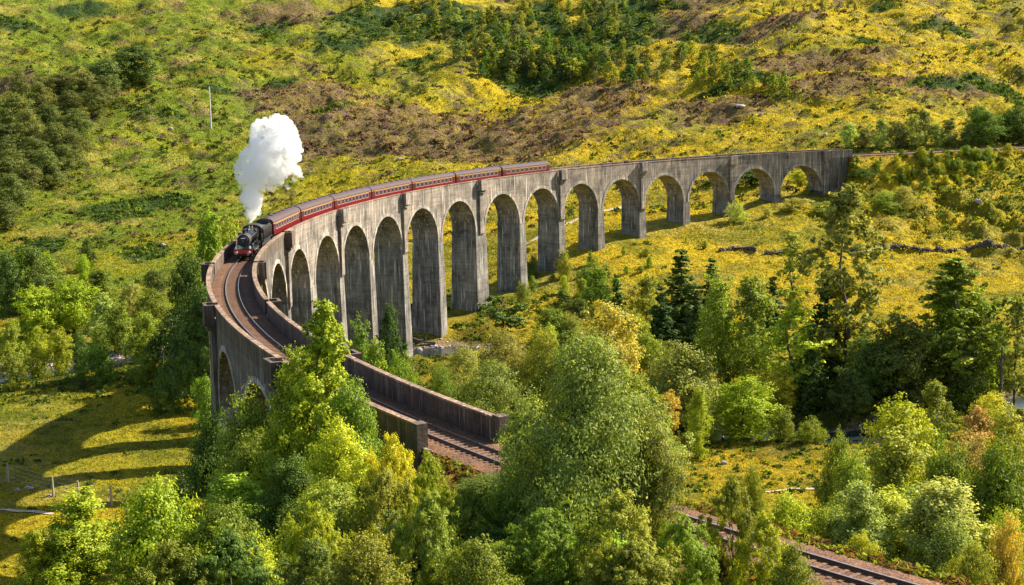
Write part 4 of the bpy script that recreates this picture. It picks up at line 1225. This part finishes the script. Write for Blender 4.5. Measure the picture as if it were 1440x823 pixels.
scatter([(460,100),(560,96),(640,98),(560,108),(480,112)], 9, 'small bush left of the hillside wood', 'small bushes left of the dense wood', (7, 13), ['hill', 'dark'], ['round', 'shrub'], 8, 10)
# -- bushes on the railway embankment
scatter([(1215,222),(1440,218),(1440,262),(1250,262)], 60, 'small bush on the bank below the right track', 'bushes on the far right embankment', (9, 21), ['green', 'dark', 'yg', 'yg', 'birch'], ['shrub', 'round'], 9, 9)
scatter([(860,360),(990,330),(1010,350),(900,400),(700,400),(760,372)], 12, 'small green bush on meadow by the piers', 'small bushes on the meadow by the piers', (9, 20), ['green', 'olive', 'bright'], ['shrub', 'round'], 10, 20)
scatter([(720,395),(830,372),(880,420),(800,450),(730,440)], 14, 'small green tree below the middle piers', 'small trees below the middle piers', (22, 44), ['green', 'dark', 'olive', 'bright'], ['birch', 'shrub', 'round'], 11, 22)
scatter([(1215,590),(1440,575),(1440,640),(1240,640)], 14, 'bush in the right-hand undergrowth', 'undergrowth bushes of the right-hand wood', (24, 50), ['olive', 'green', 'yg', 'dark'], ['shrub', 'round', 'birch'], 12, 26)
scatter([(100,500),(260,470),(280,560),(150,560),(90,540)], 16, 'low bush along the left river', 'low bushes along the left river', (14, 30), ['green', 'dark', 'deep'], ['shrub', 'round'], 13, 22)
scatter([(0,395),(120,370),(240,420),(250,470),(0,470)], 18, 'leafy tree filling the left valley wood', 'filler trees of the left valley wood', (35, 60), ['green', 'dark', 'bright', 'olive'], ['round', 'birch'], 14, 26)
scatter([(820,560),(990,560),(1000,600),(860,610)], 8, 'bush in the undergrowth below the weeping birches', 'undergrowth bushes below the birches', (30, 50), ['green', 'dark', 'olive'], ['shrub', 'round'], 15, 26)
scatter([(1120,520),(1430,500),(1430,560),(1150,590)], 16, 'leafy tree in the belt before the right meadow', 'trees of the shaded belt before the right meadow', (50, 80), ['dark', 'green', 'deep', 'dark'], ['round', 'birch'], 16, 26)
scatter([(640,500),(780,480),(860,540),(800,580),(700,560)], 12, 'scrubby tree between near parapet and piers', 'scrub between near parapet and piers', (40, 70), ['grey', 'green', 'dark'], ['willow', 'round'], 17, 26)
# -- near scrub that fills the slope under the camera
def near_scrub(lst, lab, group):
    for i, (px, yt, wd, D, sp, col) in enumerate(sorted(lst)): tree(sp, px, yt, wd, D, None, col, lab+', '+ordn(i)+' from the left', group)
rs = random.Random(21); lst = []
for k in range(24):
    px = rs.uniform(180, 900); D = rs.uniform(64, 92)
    lst.append((px, rs.uniform(755, 800) if D < 76 else rs.uniform(690, 760), rs.uniform(120, 180), D, rs.choice(['shrub', 'feather', 'round']), rs.choice(['green', 'olive', 'yg', 'bright', 'dark'])))
near_scrub(lst, 'leafy scrub bush along the bottom edge', 'scrub bushes along the bottom edge')
lst = []
for k in range(26):
    px = rs.uniform(1190, 1440); D = rs.uniform(92, 150)
    lst.append((px, rs.uniform(690, 770), rs.uniform(90, 150), D, rs.choice(['shrub', 'birch', 'round']), rs.choice(['green', 'olive', 'yg', 'birch', 'pale'])))
near_scrub(lst, 'leafy scrub bush at the bottom right', 'scrub bushes at the bottom right')

# -- grass tussocks and bracken
def scatter_pts(n, Dlo, Dhi, seed, pw=1.0, tmax=.40):
    r = np.random.default_rng(seed)
    u = r.uniform(0, 1, n); D = Dlo*(Dhi/Dlo)**(u**pw)
    L_ = r.uniform(-tmax, tmax, n)*(D+30)
    f = np.array([math.cos(YAW), math.sin(YAW)]); rr = np.array([math.sin(YAW), -math.cos(YAW)])
    x = CAM[0]+f[0]*D+rr[0]*L_; y = CAM[1]+f[1]*D+rr[1]*L_
    s, off = track_dist(x, y)
    ok = ~(((s < 3) & (s > -260) | (s > 355) & (s < 460)) & (np.abs(off) < 3.0))
    ok &= dpoly(x, y, RIV) > 5.5
    ok &= ~((s > 0) & (s < 362) & (np.abs(off) < 3.6))
    return x[ok], y[ok], D[ok], r
def tufts(name, n, Dlo, Dhi, seed, label):
    x, y, D, r = scatter_pts(n, Dlo, Dhi, seed)
    z = HT(x, y); c = gcol(x, y); m = len(x)
    # coarser where farther away so that they read as tussocks
    k = np.clip(D/260, .55, 2.4)*r.uniform(.6, 1.3, m)
    nb = 3
    X = np.repeat(x, nb)+r.normal(0, .3, m*nb)*np.repeat(k, nb); Y = np.repeat(y, nb)+r.normal(0, .3, m*nb)*np.repeat(k, nb)
    Z = np.repeat(z, nb); K = np.repeat(k, nb); a = r.uniform(0, 2*math.pi, m*nb)
    w_ = .10*K; h = .20*K*r.uniform(.6, 1.3, m*nb)
    ca, sa = np.cos(a), np.sin(a); le = r.normal(0, .22, (m*nb, 2))*h[:, None]
    V = np.stack([np.stack([X-ca*w_, Y-sa*w_, Z-.05], 1), np.stack([X+ca*w_, Y+sa*w_, Z-.05], 1),
                  np.stack([X+ca*w_*.8+le[:, 0], Y+sa*w_*.8+le[:, 1], Z+h*.7], 1), np.stack([X-ca*w_*.3+le[:, 0], Y-sa*w_*.3+le[:, 1], Z+h], 1)], 1).reshape(-1, 3)
    Fq = np.arange(4*m*nb).reshape(-1, 4)
    C_ = np.repeat(c*r.uniform(.86, 1.14, m)[:, None], nb*4, axis=0); rn = np.repeat(r.uniform(0, 1, m*nb), 4)
    me = big_mesh(name, V, Fq, MT['grass'], False, {'Col': ('FLOAT_COLOR', np.c_[C_, np.ones(len(C_))]), 'rnd': ('FLOAT', rn)})
    tag(link(name, me), label, 'grass', kind='stuff')
tufts('grass', 220000, 110, 820, 31, 'rough yellow-green moor grass covering valley and hillside')
def bracken():
    x, y, D, r = scatter_pts(95000, 130, 800, 33)
    gm = pmask(x, y, GP); n2 = fbm(x/9, y/9, 3, .6, 21); hp = pmask(x, y, HP)
    dr = dpoly(x, y, RIV); s, off = track_dist(x, y)
    bank = (s < -5) & (s > -130) & (off < 0) & (off > -48)
    pr = np.clip(gm*1.2+n2*.5-.2, 0, 1)*.8+(dr < 40)*.22+bank*.55+(n2 > .55)*.16+hp*(n2 > .1)*.3+(D > 400)*.09
    ok = r.uniform(0, 1, len(x)) < pr
    x, y, D, gm, hp, bank = x[ok], y[ok], D[ok], gm[ok], hp[ok], bank[ok]; m = len(x); z = HT(x, y)
    nb = 10; k = np.clip(D/380, .5, 1.5)*r.uniform(.6, 1.25, m)
    d = r.normal(size=(m*nb, 3)); d[:, 2] = np.abs(d[:, 2]); d /= np.linalg.norm(d, axis=1)[:, None]
    K = np.repeat(k, nb)
    P = np.stack([np.repeat(x, nb), np.repeat(y, nb), np.repeat(z, nb)], 1)+d*(K*.95)[:, None]*np.array([1, 1, .62])
    V, Fq = cards(P, d+r.normal(size=d.shape)*.5, .62*K, 1.6, r)
    col = np.tile([.07, .115, .025], (m, 1)); col[bank] = [.13, .17, .035]
    hh = (hp > .3) & (gm < .3); col[hh] = [.16, .095, .085]
    pl = (gm < .2) & ~bank & (r.uniform(0, 1, m) < .45) & (D > 380); col[pl] = [.11, .085, .045]
    yl = (r.uniform(0, 1, m) < .25) & ~pl; yl &= ~hh; col[yl] = col[yl]*np.array([2.2, 1.7, 1.0])
    col *= r.uniform(.65, 1.35, m)[:, None]
    C_ = np.repeat(col, nb*4, axis=0)
    me = big_mesh('bracken', V, Fq, MT['grass'], False, {'Col': ('FLOAT_COLOR', np.c_[C_, np.ones(len(C_))]), 'rnd': ('FLOAT', np.repeat(r.uniform(0, 1, m*nb), 4))})
    tag(link('bracken', me), 'low bracken and heather clumps covering slopes and river banks', 'bracken', kind='stuff')
bracken()
def weeds():
    r = np.random.default_rng(41); n = 2600
    s = r.uniform(362, 425, n); sg = np.where(r.uniform(0, 1, n) < .6, -1, 1); off = sg*(2.5+np.abs(r.normal(0, .8, n)))
    XY = np.array([track(a, b)[0] for a, b in zip(s, off)]); z = HT(XY[:, 0], XY[:, 1])
    nb = 8; d = r.normal(size=(n*nb, 3)); d[:, 2] = np.abs(d[:, 2])*1.4; d /= np.linalg.norm(d, axis=1)[:, None]
    k = r.uniform(.12, .42, n)
    P = np.stack([np.repeat(XY[:, 0], nb), np.repeat(XY[:, 1], nb), np.repeat(z, nb)], 1)+d*np.repeat(k, nb)[:, None]
    V, Fq = cards(P, d+r.normal(size=d.shape)*.6, .17, 2.2, r)
    col = np.where((r.uniform(0, 1, n) < .55)[:, None], np.array([.19, .095, .04]), np.array([.20, .24, .03]))*r.uniform(.6, 1.4, n)[:, None]
    C_ = np.repeat(col, nb*4, axis=0)
    me = big_mesh('weeds', V, Fq, MT['grass'], False, {'Col': ('FLOAT_COLOR', np.c_[C_, np.ones(len(C_))]), 'rnd': ('FLOAT', np.repeat(r.uniform(0, 1, n*nb), 4))})
    tag(link('weeds', me), 'rust red and green weeds along the edge of the near track', 'weeds', kind='stuff')
weeds()
# ------------------------------------------------------------------ fences, walls, rocks, poles
def fence(pix, label, hpost=1.35, wires=5):
    P = [march(px, py)[0] for px, py in pix]
    zs = [float(HT(p[0], p[1])[0]) for p in P]
    root = empty('wire_fence', (P[0][0], P[0][1], zs[0])); tag(root, label, 'fence')
    o0 = np.array([P[0][0], P[0][1], zs[0]])
    for p, z in zip(P, zs):
        mb = MB(); mb.tube([(0, 0, -.4), (0, 0, hpost*.6), (.02, .01, hpost)], [.15, .14, .12], 8)
        o = mb.build('post', MT['post'], root); o.location = Vector((p[0], p[1], z))-Vector(o0)
    for k in range(wires):
        hh = .25+k*(hpost-.35)/(wires-1); mb = MB()
        for (a, za), (b, zb) in zip(zip(P[:-1], zs[:-1]), zip(P[1:], zs[1:])):
            A = np.array([a[0], a[1], za+hh])-o0; B = np.array([b[0], b[1], zb+hh])-o0
            mb.tube([A, (A+B)/2-np.array([0, 0, .05]), B], .014, 4, False)
        mb.build('wire', MT['wire'], root)
fence([(-40, 672), (12, 681), (75, 698), (111, 706), (157, 714), (200, 722)], 'old wire fence with wooden posts crossing the shaded left field', 2.7)
fence([(120, 772), (168, 779), (205, 768)], 'wire fence with pale post behind the yellowing corner birch', 2.2, 6)

def rocks_mesh(pts, r, sub=2):
    import bmesh
    bm = bmesh.new()
    for x, y, z, s in pts:
        g = bmesh.ops.create_icosphere(bm, subdivisions=sub, radius=s)
        sx, sy, sz = r.uniform(.7, 1.3), r.uniform(.7, 1.3), r.uniform(.5, .85); q = r.uniform(0, 9)
        for v in g['verts']:
            n = float(noise2(v.co.x/s*1.3+q, v.co.y/s*1.3+v.co.z/s+q)); v.co *= 1+.35*n
            v.co = Vector((v.co.x*sx+x, v.co.y*sy+y, v.co.z*sz+z))
    me = bpy.data.meshes.new('rocks'); bm.to_mesh(me); bm.free(); return me
def boulder(px, py, size, label):
    r_ = march(px, py)
    if r_ is None: return
    p = r_[0]; z = float(HT(p[0], p[1])[0]); size *= .55; me = rocks_mesh([(0, 0, size*.2, size)], random.Random(int(px*7+py)))
    me.materials.append(MT['rock']); o = link('boulder', me); o.location = (p[0], p[1], z); tag(o, label, 'rock')
for a in ((24,694,.8,'dark boulder lying by the fence in the left field'),(40,691,.9,'reddish boulder beside the fence in the left field'),(69,701,.7,'small boulder at the foot of the second fence post'),
          (230,347,1.6,'pinkish boulder on the grass slope left of the locomotive'),(225,410,1.6,'pale boulder above the left river wood'),(562,226,2.2,'grey boulder on the moor above the fourth coach'),
          (712,198,1.3,'pale boulder on the moor above the rear of the train'),(768,198,1.2,'upright pale stone on the moor above the last coach'),(1041,152,3.0,'pale rock slab on the hillside right of the wood'),
          (1070,163,1.6,'small pale rock below the pale rock slab'),(1160,192,1.5,'white rock above the far end of the viaduct'),(1375,292,1.8,'pale rock on the grassy knoll at the right'),
          (620,492,1.3,'grey boulder on the river bank near the piers'),(590,494,1.6,'dark boulder at the foot of the pier by the river'),(1018,655,.8,'small dark rock on the small right meadow'),
          (240,182,1.5,'small grey rock on the left hillside slope')):
    boulder(*a)
def stones(pix, n, name, label, cat, mtl, wd, size, mtlrock=None, kind=None):
    P = [march(px, py)[0] for px, py in pix]; r = random.Random(len(pix)*31+n); pts = []
    L_ = [math.hypot(b[0]-a[0], b[1]-a[1]) for a, b in zip(P[:-1], P[1:])]; tot = sum(L_)
    o0 = P[0]; z0 = float(HT(o0[0], o0[1])[0])
    for i in range(n):
        d = r.uniform(0, tot); k = 0
        while k < len(L_)-1 and d > L_[k]: d -= L_[k]; k += 1
        t = d/L_[k]; x = P[k][0]*(1-t)+P[k+1][0]*t+r.gauss(0, wd); y = P[k][1]*(1-t)+P[k+1][1]*t+r.gauss(0, wd)
        pts.append((x-o0[0], y-o0[1], r.uniform(0, 1)*size*2.4 if kind is None else 0, r.uniform(.6, 1.2)*size))
    zz = HT(np.array([p[0]+o0[0] for p in pts]), np.array([p[1]+o0[1] for p in pts]))
    pts = [(p[0], p[1], p[2]+float(z)-z0, p[3]) for p, z in zip(pts, zz)]
    me = rocks_mesh(pts, r, 1); me.materials.append(mtl); o = link(name, me); o.location = (o0[0], o0[1], z0); tag(o, label, cat, kind=kind)
stones([(1012,356),(1030,354),(1062,354)], 260, 'stone_wall', 'short ruined length of drystone wall left end of the meadow', 'stone wall', MT['stone'], .2, .32)
stones([(1076,359),(1110,359),(1180,356),(1260,353),(1300,355),(1360,356),(1400,354),(1460,354)], 1500, 'stone_wall', 'long low drystone wall crossing the yellow meadow on the right', 'stone wall', MT['stone'], .22, .30)
stones([(30,516),(60,513),(100,520),(130,512),(180,500),(230,494)], 420, 'stones', 'pinkish shingle and stones along the left river bank', 'stones', MT['rock'], 2.6, .45, kind='stuff')
stones([(575,500),(620,492),(660,494),(700,502)], 160, 'stones', 'pale shingle along the river near the viaduct piers', 'stones', MT['rock'], 2.0, .4, kind='stuff')

def pole(px, yb, yt, label):
    p, D = march(px, yb); z = float(HT(p[0], p[1])[0]); h = U(px, yt, D)[2]-z
    root = empty('telegraph_pole', (p[0], p[1], z)); tag(root, label, 'pole')
    MB().tube([(0, 0, -.5), (0, 0, h)], [.30, .22], 10).build('shaft', MT['pole'], root, True)
    MB().box(-1.1, 1.1, -.09, .09, h-.9, h-.7).build('crossarm', MT['pole'], root)
    for x in (-.9, .9): MB().tube([(x, 0, h-.7), (x, 0, h-.45)], [.07, .05], 8).build('insulator', MT['lamp'], root)
pole(297, 183, 122, 'tall pale pole on the left hillside above the smoke')
# dead snag and fallen log
def snag():
    p = U(1410, 490, 236); z = float(HT(p[0], p[1])[0]); h = U(1410, 488, 236)[2]-z
    mb = MB(); mb.tube([(0, 0, -.3), (.1, 0, h*.5), (0, .1, h)], [.32, .26, .16], 8); mb.tube([(.1, 0, h*.7), (1.1, .2, h*.82)], [.18, .06], 6); mb.tube([(0, 0, h*.85), (-.9, .3, h*.93)], [.14, .05], 6)
    o = mb.build('dead_trunk', MT['bark']); o.location = (p[0], p[1], z); tag(o, 'broken dead trunk standing left of the thin grey-green tree', 'dead tree')
snag()
p, D = march(596, 489); z = float(HT(p[0], p[1])[0])
mb = MB(); mb.tube([(-2.6, 0, 1.6), (0, 0, .5), (2.4, -.4, .25)], [.14, .22, .26], 8); mb.tube([(.4, 0, .5), (.6, .3, 2.0)], [.14, .05], 6); mb.tube([(-1.2, 0, 1.1), (-2.2, .4, .4)], [.10, .04], 6)
o = mb.build('fallen_branch', MT['bark']); o.location = (p[0], p[1], z); o.rotation_euler = (0, 0, YAW-math.pi/2+.2); tag(o, 'fallen dark branch lying on the grass beside the river near the piers', 'dead branch')
